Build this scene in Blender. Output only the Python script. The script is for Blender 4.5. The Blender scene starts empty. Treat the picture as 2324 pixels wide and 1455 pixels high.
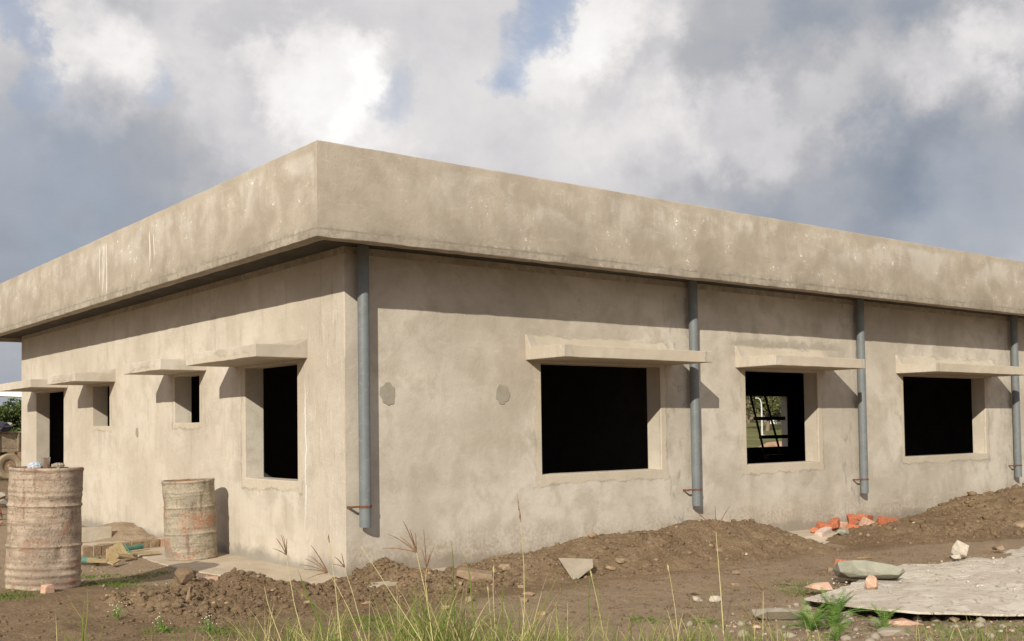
import bpy, bmesh, math, random
import numpy as np
from mathutils import Vector, Matrix

R = random.Random(7)
NR = np.random.RandomState(7)
SC = bpy.context.scene
COL = SC.collection

# ------------------------------------------------------------------ camera
CAMPOS = Vector((-5.1557, -8.9061, 1.5117))
_yaw, _pitch, _roll = 0.6573, 0.0357, -0.013
fw = Vector((math.sin(_yaw)*math.cos(_pitch), math.cos(_yaw)*math.cos(_pitch), math.sin(_pitch)))
r0 = Vector((math.cos(_yaw), -math.sin(_yaw), 0)); u0 = r0.cross(fw)
r2 = math.cos(_roll)*r0 + math.sin(_roll)*u0
u2 = -math.sin(_roll)*r0 + math.cos(_roll)*u0
cam = bpy.data.cameras.new("camera"); camo = bpy.data.objects.new("camera", cam); COL.objects.link(camo)
camo.matrix_world = Matrix(((r2.x, u2.x, -fw.x, CAMPOS.x), (r2.y, u2.y, -fw.y, CAMPOS.y), (r2.z, u2.z, -fw.z, CAMPOS.z), (0, 0, 0, 1)))
cam.sensor_width = 36.0; cam.lens = 36.0*2434.06/2324.0
cam.shift_x = 54.77/2324.0; cam.shift_y = 155.18/2324.0
cam.clip_start = 0.1; cam.clip_end = 3000
SC.camera = camo

# ------------------------------------------------------------------ view
SC.view_settings.view_transform = 'Standard'; SC.view_settings.look = 'None'
SC.view_settings.gamma = 1.0; SC.view_settings.exposure = -0.04
SC.view_settings.use_curve_mapping = False
SC.cycles.max_bounces = 6; SC.cycles.diffuse_bounces = 3

# ------------------------------------------------------------------ node helper
class NT:
    def __init__(s, tree): s.t = tree; s.n = tree.nodes; s.l = tree.links
    def put(s, inp, v):
        if isinstance(v, bpy.types.NodeSocket): s.l.new(v, inp)
        elif v is not None:
            if isinstance(v, (tuple, list)) and len(v) == 3 and inp.type == 'RGBA': v = (*v, 1)
            inp.default_value = v
    def m(s, op, a, b=None, c=None, clamp=False):
        n = s.n.new('ShaderNodeMath'); n.operation = op; n.use_clamp = clamp
        s.put(n.inputs[0], a); s.put(n.inputs[1], b)
        if c is not None: s.put(n.inputs[2], c)
        return n.outputs[0]
    def vm(s, op, a, b=None, scale=None):
        n = s.n.new('ShaderNodeVectorMath'); n.operation = op
        s.put(n.inputs[0], a)
        if b is not None: s.put(n.inputs[1], b)
        if scale is not None: s.put(n.inputs['Scale'], scale)
        return n.outputs['Value'] if op in ('DOT_PRODUCT', 'LENGTH', 'DISTANCE') else n.outputs[0]
    def sep(s, v):
        n = s.n.new('ShaderNodeSeparateXYZ'); s.put(n.inputs[0], v); return n.outputs
    def comb(s, x, y, z):
        n = s.n.new('ShaderNodeCombineXYZ'); s.put(n.inputs[0], x); s.put(n.inputs[1], y); s.put(n.inputs[2], z); return n.outputs[0]
    def noise(s, vec, scale, detail=4, rough=0.55, dist=0.0, col=False):
        n = s.n.new('ShaderNodeTexNoise'); s.put(n.inputs['Vector'], vec); n.inputs['Scale'].default_value = scale
        n.inputs['Detail'].default_value = detail; n.inputs['Roughness'].default_value = rough; n.inputs['Distortion'].default_value = dist
        return n.outputs['Color'] if col else n.outputs['Fac']
    def vor(s, vec, scale, feat='F1', out='Distance'):
        n = s.n.new('ShaderNodeTexVoronoi'); n.feature = feat; s.put(n.inputs['Vector'], vec); n.inputs['Scale'].default_value = scale
        return n.outputs[out]
    def rng(s, v, a, b, c=0.0, d=1.0, smooth=True):
        n = s.n.new('ShaderNodeMapRange'); n.interpolation_type = 'SMOOTHSTEP' if smooth else 'LINEAR'
        s.put(n.inputs[0], v)
        for i, q in enumerate((a, b, c, d)): s.put(n.inputs[i+1], q)
        return n.outputs[0]
    def mix(s, f, a, b, mode='MIX'):
        n = s.n.new('ShaderNodeMix'); n.data_type = 'RGBA'; n.blend_type = mode
        s.put(n.inputs[0], f); s.put(n.inputs[6], a); s.put(n.inputs[7], b); return n.outputs[2]
    def ramp(s, f, stops):
        n = s.n.new('ShaderNodeValToRGB'); s.put(n.inputs[0], f); e = n.color_ramp.elements
        while len(e) < len(stops): e.new(0.5)
        for i, (p, c) in enumerate(stops): e[i].position = p; e[i].color = (*c, 1)
        return n.outputs[0]
    def bump(s, h, strength, dist, nrm=None):
        n = s.n.new('ShaderNodeBump'); s.put(n.inputs['Height'], h); n.inputs['Strength'].default_value = strength
        n.inputs['Distance'].default_value = dist
        if nrm is not None: s.l.new(nrm, n.inputs['Normal'])
        return n.outputs[0]

def newmat(name):
    m = bpy.data.materials.new(name); m.use_nodes = True
    t = NT(m.node_tree); b = m.node_tree.nodes['Principled BSDF']
    b.inputs['Specular IOR Level'].default_value = 0.25; b.inputs['Roughness'].default_value = 0.9
    return m, t, b
def geo(t):
    return t.n.new('ShaderNodeNewGeometry')
def objc(t):
    return t.n.new('ShaderNodeTexCoord').outputs['Object']

# ------------------------------------------------------------------ sky
SUN_TRAVEL = Vector((1.359, 1.0, -0.832)).normalized()
sun_el = math.asin(-SUN_TRAVEL.z); sun_az = math.atan2(-SUN_TRAVEL.x, -SUN_TRAVEL.y)
W = bpy.data.worlds.new("World"); SC.world = W; W.use_nodes = True
t = NT(W.node_tree); bg = W.node_tree.nodes['Background']
sky = t.n.new('ShaderNodeTexSky'); sky.sky_type = 'NISHITA'; sky.sun_disc = False
sky.sun_elevation = sun_el; sky.sun_rotation = sun_az % (2*math.pi)
sky.air_density = 1.2; sky.dust_density = 2.0
D0 = t.vm('NORMALIZE', t.n.new('ShaderNodeTexCoord').outputs['Generated'])
# ragged cloud outlines: the direction is stirred by noise before the cloud masses are read
w1 = t.vm('SUBTRACT', t.noise(D0, 5.0, 3, 0.55, col=True), (0.5, 0.5, 0.5))
w2 = t.vm('SUBTRACT', t.noise(D0, 18.0, 6, 0.62, col=True), (0.5, 0.5, 0.5))
D1 = t.vm('ADD', D0, t.vm('ADD', t.vm('SCALE', w1, scale=0.15), t.vm('SCALE', w2, scale=0.12)))
D1 = t.vm('NORMALIZE', D1)
# cloud masses: direction (unit), angular radius (rad), brightness
MASSES = [
    (0.4641, 0.8304, 0.3083, 0.0534, 0.52),
    (0.5075, 0.8122, 0.2877, 0.0411, 0.26),
    (0.4330, 0.8455, 0.3124, 0.0329, 0.14),
    (0.2955, 0.9130, 0.2814, 0.0452, 0.34),
    (0.2781, 0.9100, 0.3075, 0.0329, 0.20),
    (0.3715, 0.8639, 0.3400, 0.0452, 0.14),
    (0.4863, 0.8067, 0.3358, 0.0288, 0.14),
    (0.6463, 0.6827, 0.3408, 0.0493, 0.36),
    (0.6690, 0.6560, 0.3494, 0.0370, 0.22),
    (0.5412, 0.7627, 0.3541, 0.0904, 0.14),
    (0.5794, 0.7631, 0.2861, 0.0740, 0.14),
    (0.6346, 0.7241, 0.2700, 0.0740, 0.12),
    (0.7240, 0.6415, 0.2534, 0.0493, 0.28),
    (0.7570, 0.5991, 0.2609, 0.0452, 0.28),
    (0.7875, 0.5520, 0.2741, 0.0452, 0.34),
    (0.8170, 0.5028, 0.2822, 0.0452, 0.36),
    (0.8418, 0.4538, 0.2923, 0.0452, 0.44),
    (0.8553, 0.4199, 0.3036, 0.0329, 0.30),
    (0.4371, 0.8628, 0.2541, 0.0370, 0.16),
    (0.3498, 0.8887, 0.2965, 0.0575, 0.08),
    (0.6964, 0.6748, 0.2445, 0.0616, 0.14),
    (0.7473, 0.5801, 0.3241, 0.0616, -0.34),
    (0.7929, 0.5108, 0.3322, 0.0657, -0.38),
    (0.8246, 0.4503, 0.3423, 0.0534, -0.30),
    (0.6994, 0.6493, 0.2987, 0.0370, -0.14),
    (0.8123, 0.5492, 0.1961, 0.0822, -0.40),
    (0.7545, 0.6231, 0.2062, 0.0534, -0.22),
    (0.8652, 0.4577, 0.2047, 0.0822, -0.34),
    (0.8779, 0.4041, 0.2569, 0.0370, -0.22),
    (0.2567, 0.9479, 0.1885, 0.0986, -0.30),
    (0.3335, 0.9186, 0.2117, 0.0698, -0.20),
    (0.2779, 0.8979, 0.3412, 0.0329, -0.14),
    (0.5169, 0.7973, 0.3115, 0.0205, -0.14),
    (0.3972, 0.8489, 0.3488, 0.0247, -0.10),
    (0.2274, 0.9714, 0.0688, 0.1233, -0.16),
    (0.3487, 0.9064, 0.2386, 0.0370, -0.12),
]
GAPS = [
    (0.6046, 0.7239, 0.3323, 0.0288, 1.00),
    (0.6122, 0.6990, 0.3697, 0.0288, 1.00),
    (0.5271, 0.7877, 0.3188, 0.0247, 0.50),
    (0.2286, 0.9152, 0.3319, 0.0247, 0.80),
    (0.2353, 0.9213, 0.3096, 0.0185, 0.70),
    (0.2490, 0.9331, 0.2596, 0.0247, 0.60),
    (0.3344, 0.8995, 0.2811, 0.0185, 0.50),
    (0.8891, 0.4344, 0.1443, 0.0657, 0.20),
    (0.2490, 0.9463, 0.2062, 0.0616, 0.25),
]
dz = t.sep(D0)[2]
zz = t.m('ADD', t.m('MAXIMUM', dz, 0.0), 0.22)
so = t.sep(D0)
pl = t.comb(t.m('DIVIDE', so[0], zz), t.m('DIVIDE', so[1], zz), 0.0)
n_big = t.noise(pl, 0.55, 7, 0.56, 0.35)
n_fine = t.noise(pl, 2.6, 7, 0.6, 0.4)
n_mid = t.noise(D0, 7.0, 6, 0.58, 0.3)
B = t.rng(dz, 0.0, 0.42, 0.47, 0.64)
B = t.m('ADD', B, t.m('MULTIPLY', t.m('SUBTRACT', n_big, 0.5), 0.30))
B = t.m('ADD', B, t.m('MULTIPLY', t.m('SUBTRACT', n_fine, 0.5), 0.20))
B = t.m('ADD', B, t.m('MULTIPLY', t.m('SUBTRACT', n_mid, 0.5), 0.46))
for (dx, dy, dzv, ra, am) in MASSES:
    am *= 0.50 if am > 0 else 0.66
    dt = t.vm('DOT_PRODUCT', D1, (dx, dy, dzv))
    B = t.m('ADD', B, t.rng(dt, math.cos(ra*1.45), math.cos(ra*0.1), 0.0, am))
ccol = t.ramp(t.m('MULTIPLY', B, 1.0), [(0.0, (0.24, 0.28, 0.35)), (0.22, (0.355, 0.385, 0.44)), (0.42, (0.475, 0.482, 0.51)), (0.62, (0.64, 0.628, 0.645)), (0.8, (0.83, 0.805, 0.795)), (1.0, (1.06, 1.04, 1.02))])
gap = None
for (dx, dy, dzv, ra, am) in GAPS:
    dt = t.vm('DOT_PRODUCT', D1, (dx, dy, dzv))
    g_ = t.rng(dt, math.cos(ra*1.5), math.cos(ra*0.1), 0.0, am*0.75)
    gap = g_ if gap is None else t.m('MAXIMUM', gap, g_)
blue = t.mix(0.55, t.vm('SCALE', sky.outputs[0], scale=0.1), (0.34, 0.44, 0.66))
colr = t.mix(t.m('MULTIPLY', gap, t.rng(n_fine, 0.22, 0.46)), ccol, blue)
colr = t.mix(t.rng(dz, -0.02, 0.10, 0.5, 0.0), colr, (0.30, 0.34, 0.41))
t.l.new(t.vm('SCALE', colr, scale=10.0), bg.inputs['Color'])
bg.inputs['Strength'].default_value = 0.1
W.cycles.sampling_method = 'MANUAL'; W.cycles.sample_map_resolution = 512

# ------------------------------------------------------------------ sun
sl = bpy.data.lights.new("sun", 'SUN'); sl.energy = 5.0; sl.angle = math.radians(0.5); sl.color = (1.0, 0.932, 0.79)
so_ = bpy.data.objects.new("sun", sl); COL.objects.link(so_)
so_.rotation_euler = SUN_TRAVEL.to_track_quat('-Z', 'Y').to_euler(); so_.location = (-20, -15, 20)

# ------------------------------------------------------------------ object helpers
def tag(o, label=None, cat=None, group=None, kind=None):
    if label: o['label'] = label
    if cat: o['category'] = cat
    if group: o['group'] = group
    if kind: o['kind'] = kind
    return o
def empty(name, loc=(0, 0, 0), rz=0.0):
    o = bpy.data.objects.new(name, None); COL.objects.link(o); o.location = loc; o.rotation_euler = (0, 0, rz); o.empty_display_size = 0.1
    return o
def mesh_obj(name, verts, faces, mat, parent=None, smooth=None, loc=None):
    me = bpy.data.meshes.new(name); me.from_pydata([tuple(v) for v in verts], [], faces); me.update()
    if mat: me.materials.append(mat)
    if smooth is not None:
        me.shade_smooth(); me.set_sharp_from_angle(angle=math.radians(smooth))
    o = bpy.data.objects.new(name, me); COL.objects.link(o)
    if parent: o.parent = parent
    if loc is not None: o.location = loc
    return o
def bm_obj(name, bm, mat, parent=None, smooth=None, loc=None):
    me = bpy.data.meshes.new(name); bm.normal_update(); bm.to_mesh(me); bm.free()
    if mat: me.materials.append(mat)
    if smooth is not None:
        me.shade_smooth(); me.set_sharp_from_angle(angle=math.radians(smooth))
    o = bpy.data.objects.new(name, me); COL.objects.link(o)
    if parent: o.parent = parent
    if loc is not None: o.location = loc
    return o
def bevel(o, w, seg=2):
    b = o.modifiers.new('bevel', 'BEVEL'); b.width = w; b.segments = seg; b.limit_method = 'ANGLE'; b.angle_limit = math.radians(35)
    return o
def box(bm, x0, x1, y0, y1, z0, z1, mtx=None):
    vs = [bm.verts.new((x, y, z)) for x in (x0, x1) for y in (y0, y1) for z in (z0, z1)]
    if mtx is not None:
        for v in vs: v.co = mtx @ v.co
    for f in ((0, 1, 3, 2), (4, 6, 7, 5), (0, 4, 5, 1), (2, 3, 7, 6), (0, 2, 6, 4), (1, 5, 7, 3)): bm.faces.new([vs[i] for i in f])
def tube(bm, pts, rad, n=8, caps=True):
    pts = [Vector(p) for p in pts]; rings = []
    for i, p in enumerate(pts):
        d = (pts[min(i+1, len(pts)-1)] - pts[max(i-1, 0)]).normalized()
        a = d.cross(Vector((0, 0, 1)) if abs(d.z) < 0.9 else Vector((1, 0, 0))).normalized(); b = d.cross(a)
        r = rad[i] if isinstance(rad, (list, tuple)) else rad
        rings.append([bm.verts.new(p + (a*math.cos(2*math.pi*k/n) + b*math.sin(2*math.pi*k/n))*r) for k in range(n)])
    for i in range(len(rings)-1):
        for k in range(n): bm.faces.new((rings[i][k], rings[i][(k+1) % n], rings[i+1][(k+1) % n], rings[i+1][k]))
    if caps: bm.faces.new(rings[0][::-1]); bm.faces.new(rings[-1])
def copy_tree(o, parent=None, first=True):
    c = o.copy(); COL.objects.link(c)
    if parent: c.parent = parent
    for ch in list(o.children): copy_tree(ch, c, False)
    return c

#TERRAIN-BEGIN
# ------------------------------------------------------------------ numpy noise and terrain
def _hash(ix, iy, seed):
    h = (ix.astype(np.int64)*374761393 + iy.astype(np.int64)*668265263 + seed*974711) & 0xffffffff
    h = ((h ^ (h >> 13))*1274126177) & 0xffffffff
    return ((h ^ (h >> 16)) & 0xffff)/65535.0
def vnoise(x, y, seed=0):
    ix = np.floor(x); iy = np.floor(y); fx = x-ix; fy = y-iy
    fx = fx*fx*(3-2*fx); fy = fy*fy*(3-2*fy)
    a = _hash(ix, iy, seed); b = _hash(ix+1, iy, seed); c = _hash(ix, iy+1, seed); d = _hash(ix+1, iy+1, seed)
    return (a*(1-fx)+b*fx)*(1-fy)+(c*(1-fx)+d*fx)*fy
def fbm(x, y, sc, octv=4, seed=0, gain=0.5):
    v = 0; a = 1; tot = 0
    for i in range(octv):
        v = v+a*(vnoise(x*sc+i*7.3, y*sc+i*3.1, seed+i)*2-1); tot += a; a *= gain; sc *= 2.03
    return v/tot
def sstep(e0, e1, x):
    q = np.clip((x-e0)/(e1-e0), 0, 1); return q*q*(3-2*q)
def ground_z(x, y):
    z = 0.06+0.025*fbm(x, y, 0.45, 3, 11)
    z = z+0.165*np.exp(-((x+2.75)**2+(y-0.45)**2)/1.15**2)
    rt = sstep(4.8, 6.4, x)*sstep(-2.6, -1.0, y); z = z*(1-rt)+(-0.03)*rt
    le = sstep(-1.7, -0.9, x)*sstep(0.9, -0.1, -(y+0.6))*(x < 4); z = z*(1-le)+0.08*le
    # flat under the building and the apron
    fl = (x < 0)*(y > -0.2)*(y < 8); z = z+(0.022-0.012*fl)*fbm(x, y, 3.5, 4, 21)*(1-le*0.6)+(0.016-0.009*fl)*np.abs(fbm(x, y, 11.0, 3, 31))*(1-le*0.6)
    di = np.sqrt((x+5)**2+(y+9)**2)
    z = z+2.0*sstep(108, 175, di)*sstep(-0.35, 0.4, (x+5)/np.maximum(di, 1)) + 9.0*sstep(185, 420, di)*sstep(-0.5, 0.5, (x+5)/np.maximum(di, 1))
    return z
RX = [0.3, 0.6, 1.1, 1.55, 1.95, 2.43, 3.07, 3.55, 4.05, 4.43, 4.66, 5.05, 5.38, 5.8, 6.42, 6.9, 7.39, 8.22, 9.0, 9.6, 10.09, 10.6, 11.75, 13, 15]
RZ = [0.0, 0.12, 0.18, 0.235, 0.26, 0.355, 0.355, 0.33, 0.41, 0.40, 0.335, 0.35, 0.23, 0.07, 0.0, 0.07, 0.155, 0.15, 0.25, 0.34, 0.48, 0.46, 0.53, 0.56, 0.6]
BUMPS = [(-2.0, -0.32, 0.085, 0.33), (-1.56, -0.05, 0.15, 0.24), (-1.1, -0.12, 0.215, 0.30), (-0.92, -0.42, 0.14, 0.28),
         (-0.62, -0.5, 0.04, 0.4), (-0.2, -0.32, 0.05, 0.35), (0.08, -0.12, 0.09, 0.24), (0.32, -0.2, 0.19, 0.27), (0.55, -0.4, 0.10, 0.30), (-1.6, -0.75, 0.07, 0.6), (-0.5, -1.0, 0.05, 0.7), (0.4, -0.8, 0.07, 0.5)]
def ridge_h(x, y):
    zc = np.interp(x, RX, RZ); w = np.interp(x, [0, 5, 6.5, 8, 15], [0.9, 1.15, 1.7, 2.2, 2.4])
    yc = -0.72+0.12*fbm(x, x*0, 1.1, 2, 41)
    fr = np.clip((yc-y)/w, 0, 1); bk = np.clip((y-yc)/0.55, 0, 1)
    prof = np.where(y < yc, 0.5+0.5*np.cos(fr*math.pi), 1-0.55*bk**1.5)
    prof = np.where(y < yc, prof**0.85, prof)
    h = zc*prof
    amp = np.clip(h/0.12, 0, 1)
    cl = 0.045*fbm(x, y, 2.4, 3, 51)+0.040*(np.abs(fbm(x, y, 6.5, 3, 61))-0.25)+0.024*fbm(x, y, 15, 3, 71)+0.017*(np.abs(fbm(x, y, 34, 2, 81))-0.2)
    return h-0.02+amp*cl*0.85
def left_h(x, y):
    s = 0
    for bx, by, h, r in BUMPS: s = s+(h*np.exp(-((x-bx)**2+(y-by)**2)/(r*r)))**2.2
    h = s**(1/2.2)
    amp = np.clip(h/0.06, 0, 1)
    cl = 0.05*fbm(x, y, 3.2, 3, 151)+0.06*(np.abs(fbm(x, y, 7.5, 3, 161))-0.22)+0.034*fbm(x, y, 17, 3, 171)+0.020*(np.abs(fbm(x, y, 38, 2, 181))-0.2)
    return h*1.03-0.022+amp*cl*0.85
def top_z(x, y):
    x = np.asarray(x, float); y = np.asarray(y, float)
    g = ground_z(x, y)
    rr = np.where((y < -0.02) & (x > 0.3) & (y > -3.6) & (x < 14.5), ridge_base(x, y), -9)
    ll = np.where((x > -3.6) & (x < 1.3) & (y > -2.2) & (y < 0.75), g+left_h(x, y), -9)
    return np.maximum(g, np.maximum(rr, ll))
def ridge_base(x, y):
    q = sstep(4.6, 6.0, x); return 0.03*(1-q)+ground_z(x, y)*q+ridge_h(x, y)
#TERRAIN-END
def tz(x, y): return float(top_z(np.array([x]), np.array([y]))[0])

# ------------------------------------------------------------------ materials
def mat_plaster():
    m, t, b = newmat("cement_plaster")
    g = geo(t); P = g.outputs['Position']; N = t.sep(g.outputs['True Normal'])
    X, Y, Z = t.sep(P)
    S = t.m('ADD', X, Y)
    isL = t.m('GREATER_THAN', t.m('ABSOLUTE', N[0]), 0.6)          # faces of the left walls
    fas = t.m('GREATER_THAN', Z, 3.19)
    n1 = t.noise(P, 0.7, 5, 0.6, 0.4); n2 = t.noise(P, 2.7, 6, 0.62, 0.3); n3 = t.noise(P, 11.0, 5, 0.65); n4 = t.noise(P, 70, 3, 0.6); n5 = t.noise(P, 260, 2, 0.6)
    base = t.mix(t.rng(n1, 0.36, 0.62), (0.438, 0.388, 0.326), (0.572, 0.521, 0.455))
    base = t.mix(t.rng(n2, 0.45, 0.66, 0.0, 0.62), base, (0.385, 0.338, 0.272))
    base = t.mix(t.rng(t.noise(t.vm('ADD', P, (3.7, 1.2, 9.0)), 1.35, 4, 0.55, 0.6), 0.54, 0.70, 0.0, 0.45), base, (0.35, 0.312, 0.255))
    base = t.mix(t.rng(n3, 0.55, 0.75, 0.0, 0.30), base, (0.40, 0.35, 0.285))
    base = t.mix(t.rng(n4, 0.2, 0.8, 0.0, 0.16), base, (0.36, 0.31, 0.25))
    # warmer, smoother left wall
    base = t.mix(t.m('MULTIPLY', isL, 0.30), base, (0.60, 0.515, 0.415))
    # fascia is browner
    base = t.mix(t.m('MULTIPLY', fas, 0.82), base, t.mix(t.rng(n2, 0.35, 0.65), (0.315, 0.268, 0.212), (0.412, 0.357, 0.290)))
    # vertical run marks
    st = t.noise(t.comb(t.m('MULTIPLY', S, 9.0), t.m('MULTIPLY', Z, 0.9), t.m('MULTIPLY', isL, 5.0)), 1.0, 6, 0.62)
    st2 = t.noise(t.comb(t.m('MULTIPLY', S, 30.0), t.m('MULTIPLY', Z, 1.3), 3.0), 1.0, 4, 0.6)
    base = t.mix(t.m('MULTIPLY', t.rng(st, 0.52, 0.72), t.m('ADD', 0.10, t.m('MULTIPLY', t.m('MAXIMUM', isL, fas), 0.28))), base, (0.33, 0.285, 0.225))
    # white lime bloom on the fascia, running down from below the top
    topf = t.m('MULTIPLY', t.m('MULTIPLY', fas, t.rng(Z, 4.0, 3.93, 0.0, 1.0)), t.m('MAXIMUM', isL, t.rng(X, -0.2, 1.6, 0.12, 1.0)))
    fall = t.rng(Z, 3.25, 3.93, 0.15, 1.0)
    eff = t.m('MULTIPLY', t.m('MULTIPLY', topf, fall), t.rng(t.m('ADD', t.m('MULTIPLY', st, 0.55), t.m('MULTIPLY', n2, 0.45)), 0.50, 0.62))
    base = t.mix(t.m('MULTIPLY', eff, 0.34), base, (0.59, 0.56, 0.52))
    effb = t.m('MULTIPLY', t.m('MULTIPLY', topf, t.rng(Z, 3.45, 3.85)), t.rng(t.noise(P, 1.5, 5, 0.6, 0.6), 0.50, 0.66))
    base = t.mix(t.m('MULTIPLY', effb, 0.36), base, (0.60, 0.57, 0.535))
    run = t.m('MULTIPLY', t.m('MULTIPLY', topf, t.rng(st2, 0.68, 0.76)), t.rng(n1, 0.45, 0.62))
    base = t.mix(t.m('MULTIPLY', run, 0.75), base, (0.72, 0.69, 0.63))
    spk = t.m('MULTIPLY', t.m('MULTIPLY', topf, t.rng(t.noise(P, 15, 4, 0.72, 0.5), 0.61, 0.67)), t.rng(n2, 0.48, 0.6))
    base = t.mix(t.m('MULTIPLY', spk, 0.8), base, (0.78, 0.75, 0.70))
    # individual long runs on the left fascia, with the widths and heights the photograph shows
    for (yy, ww, z0, z1) in ((4.98, 0.012, 3.25, 3.93), (5.12, 0.010, 3.30, 3.93), (5.06, 0.006, 3.5, 3.93), (5.26, 0.007, 3.42, 3.9), (3.42, 0.010, 3.45, 3.85), (3.30, 0.008, 3.5, 3.8)):
        wob = t.m('ADD', Y, t.m('MULTIPLY', t.m('SUBTRACT', t.noise(P, 3.0, 2), 0.5), 0.10))
        q = t.m('MULTIPLY', t.rng(t.m('ABSOLUTE', t.m('SUBTRACT', wob, yy)), ww*2.2, ww*0.6), t.m('MULTIPLY', t.rng(Z, z0-0.05, z0+0.15), t.rng(Z, z1+0.04, z1-0.03)))
        base = t.mix(t.m('MULTIPLY', t.m('MULTIPLY', q, isL), 0.8), base, (0.76, 0.73, 0.66))
    # grime above the drip edge
    drip = t.m('MULTIPLY', t.m('MULTIPLY', fas, t.rng(Z, 3.36, 3.26)), t.rng(n3, 0.42, 0.62))
    base = t.mix(t.m('MULTIPLY', drip, 0.65), base, (0.25, 0.225, 0.185))
    dl = t.m('MULTIPLY', t.m('MULTIPLY', fas, t.rng(t.m('ABSOLUTE', t.m('SUBTRACT', Z, t.m('ADD', 3.262, t.m('MULTIPLY', n3, 0.03)))), 0.014, 0.003)), t.rng(n2, 0.42, 0.56))
    base = t.mix(t.m('MULTIPLY', dl, 0.6), base, (0.22, 0.20, 0.165))
    # damp, grey foot of the walls
    low = t.m('ADD', Z, t.m('MULTIPLY', t.m('SUBTRACT', n2, 0.5), -0.35))
    base = t.mix(t.m('MULTIPLY', t.rng(low, 0.27, 0.12), 0.75), base, (0.22, 0.205, 0.18))
    # soil splashed on the foot of the right wall
    spl = t.m('MULTIPLY', t.m('SUBTRACT', 1.0, isL), t.rng(t.m('ADD', Z, t.m('MULTIPLY', t.m('SUBTRACT', t.noise(P, 2.0, 6, 0.7), 0.5), -0.9)), 0.62, 0.15))
    base = t.mix(t.m('MULTIPLY', spl, t.rng(t.noise(P, 24, 4, 0.7), 0.40, 0.62, 0.12, 0.60)), base, (0.27, 0.20, 0.135))
    # re-plastered bands round the openings: outline distance to each rectangle, edges ragged
    notfas = t.m('SUBTRACT', 1.0, fas)
    nR = t.m('MULTIPLY', t.m('SUBTRACT', t.noise(P, 4.2, 6, 0.66), 0.5), 0.20)
    isR = t.m('SUBTRACT', 1.0, isL)
    outside = t.m('LESS_THAN', t.m('MINIMUM', X, Y), 0.03)
    sd = None
    for (a, c, z0, z1, side, ex) in ((2.455, 4.33, 0.97, 2.40, 'R', .10), (5.916, 7.45, 0.97, 2.42, 'R', .10), (9.58, 11.97, 0.97, 2.4, 'R', .09), (0.97, 2.21, 0.97, 2.2, 'L', .09), (3.49, 4.28, 1.61, 2.2, 'L', .07), (6.77, 7.53, 1.6, 2.2, 'L', .07)):
        co = X if side == 'R' else Y; other = isR if side == 'R' else isL
        d = t.m('MAXIMUM', t.m('SUBTRACT', t.m('ABSOLUTE', t.m('SUBTRACT', co, (a+c)/2)), (c-a)/2+ex), t.m('SUBTRACT', t.m('ABSOLUTE', t.m('SUBTRACT', Z, (z0+z1)/2)), (z1-z0)/2+ex))
        d = t.m('ADD', d, t.m('MULTIPLY', t.m('SUBTRACT', 1.0, other), 9.0))
        sd = d if sd is None else t.m('MINIMUM', sd, d)
    sdn = t.m('ADD', sd, nR)
    band = t.m('MULTIPLY', t.rng(sdn, 0.012, -0.012), outside)
    base = t.mix(t.m('MULTIPLY', band, 0.55), base, t.mix(n2, (0.44, 0.375, 0.285), (0.53, 0.455, 0.35)))
    edge = t.m('MULTIPLY', t.m('MULTIPLY', t.rng(t.m('ABSOLUTE', sdn), 0.022, 0.002), outside), t.rng(n2, 0.40, 0.60))
    base = t.mix(t.m('MULTIPLY', edge, 0.62), base, (0.27, 0.245, 0.20))
    halo = t.m('MULTIPLY', t.m('MULTIPLY', t.rng(sdn, 0.30, 0.02), t.rng(sdn, -0.02, 0.02)), t.rng(n2, 0.40, 0.65))
    base = t.mix(t.m('MULTIPLY', t.m('MULTIPLY', halo, outside), 0.42), base, (0.36, 0.325, 0.27))
    blo = t.m('MULTIPLY', t.m('MULTIPLY', t.rng(Z, 2.505, 2.53), t.rng(t.m('ADD', Z, t.m('MULTIPLY', t.noise(P, 5.0, 5, 0.7), -0.34)), 2.47, 2.40)), t.m('MULTIPLY', t.m('MULTIPLY', isR, t.rng(X, 5.4, 5.8)), t.m('MULTIPLY', outside, t.rng(X, 8.3, 7.6))))
    base = t.mix(t.m('MULTIPLY', blo, 0.6), base, (0.27, 0.245, 0.20))
    # cement-slurry smears over the concrete columns in the right wall
    colm = None
    for xc, hw in ((4.62, 0.20), (8.25, 0.26), (12.65, 0.2)):
        q = t.rng(t.m('ABSOLUTE', t.m('SUBTRACT', X, xc)), hw+0.08, hw-0.08)
        colm = q if colm is None else t.m('MAXIMUM', colm, q)
    colm = t.m('MULTIPLY', t.m('MULTIPLY', colm, isR), notfas)
    smear = t.m('MULTIPLY', colm, t.rng(t.noise(t.comb(t.m('MULTIPLY', X, 2.2), 0.0, Z), 4.2, 6, 0.65, 0.4), 0.53, 0.66))
    base = t.mix(t.m('MULTIPLY', colm, 0.16), base, (0.38, 0.34, 0.285))
    base = t.mix(t.m('MULTIPLY', smear, 0.75), base, (0.27, 0.25, 0.225))
    # trowel scratches and lime trails near the corner on the left wall, and left of the first small window
    cornr = t.m('MULTIPLY', t.m('MULTIPLY', t.m('MAXIMUM', t.rng(Y, 1.05, 0.75), t.m('MULTIPLY', t.rng(t.m('ABSOLUTE', t.m('SUBTRACT', Y, 3.6)), 0.95, 0.75), 0.7)), isL), t.m('MULTIPLY', notfas, outside))
    sc1 = t.noise(t.comb(t.m('ADD', t.m('MULTIPLY', Y, 34.0), t.m('MULTIPLY', n3, 3.0)), t.m('MULTIPLY', Z, 2.6), 0.0), 1.0, 5, 0.7)
    base = t.mix(t.m('MULTIPLY', t.m('MULTIPLY', t.rng(sc1, 0.60, 0.68), cornr), 0.6), base, (0.31, 0.265, 0.20))
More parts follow.
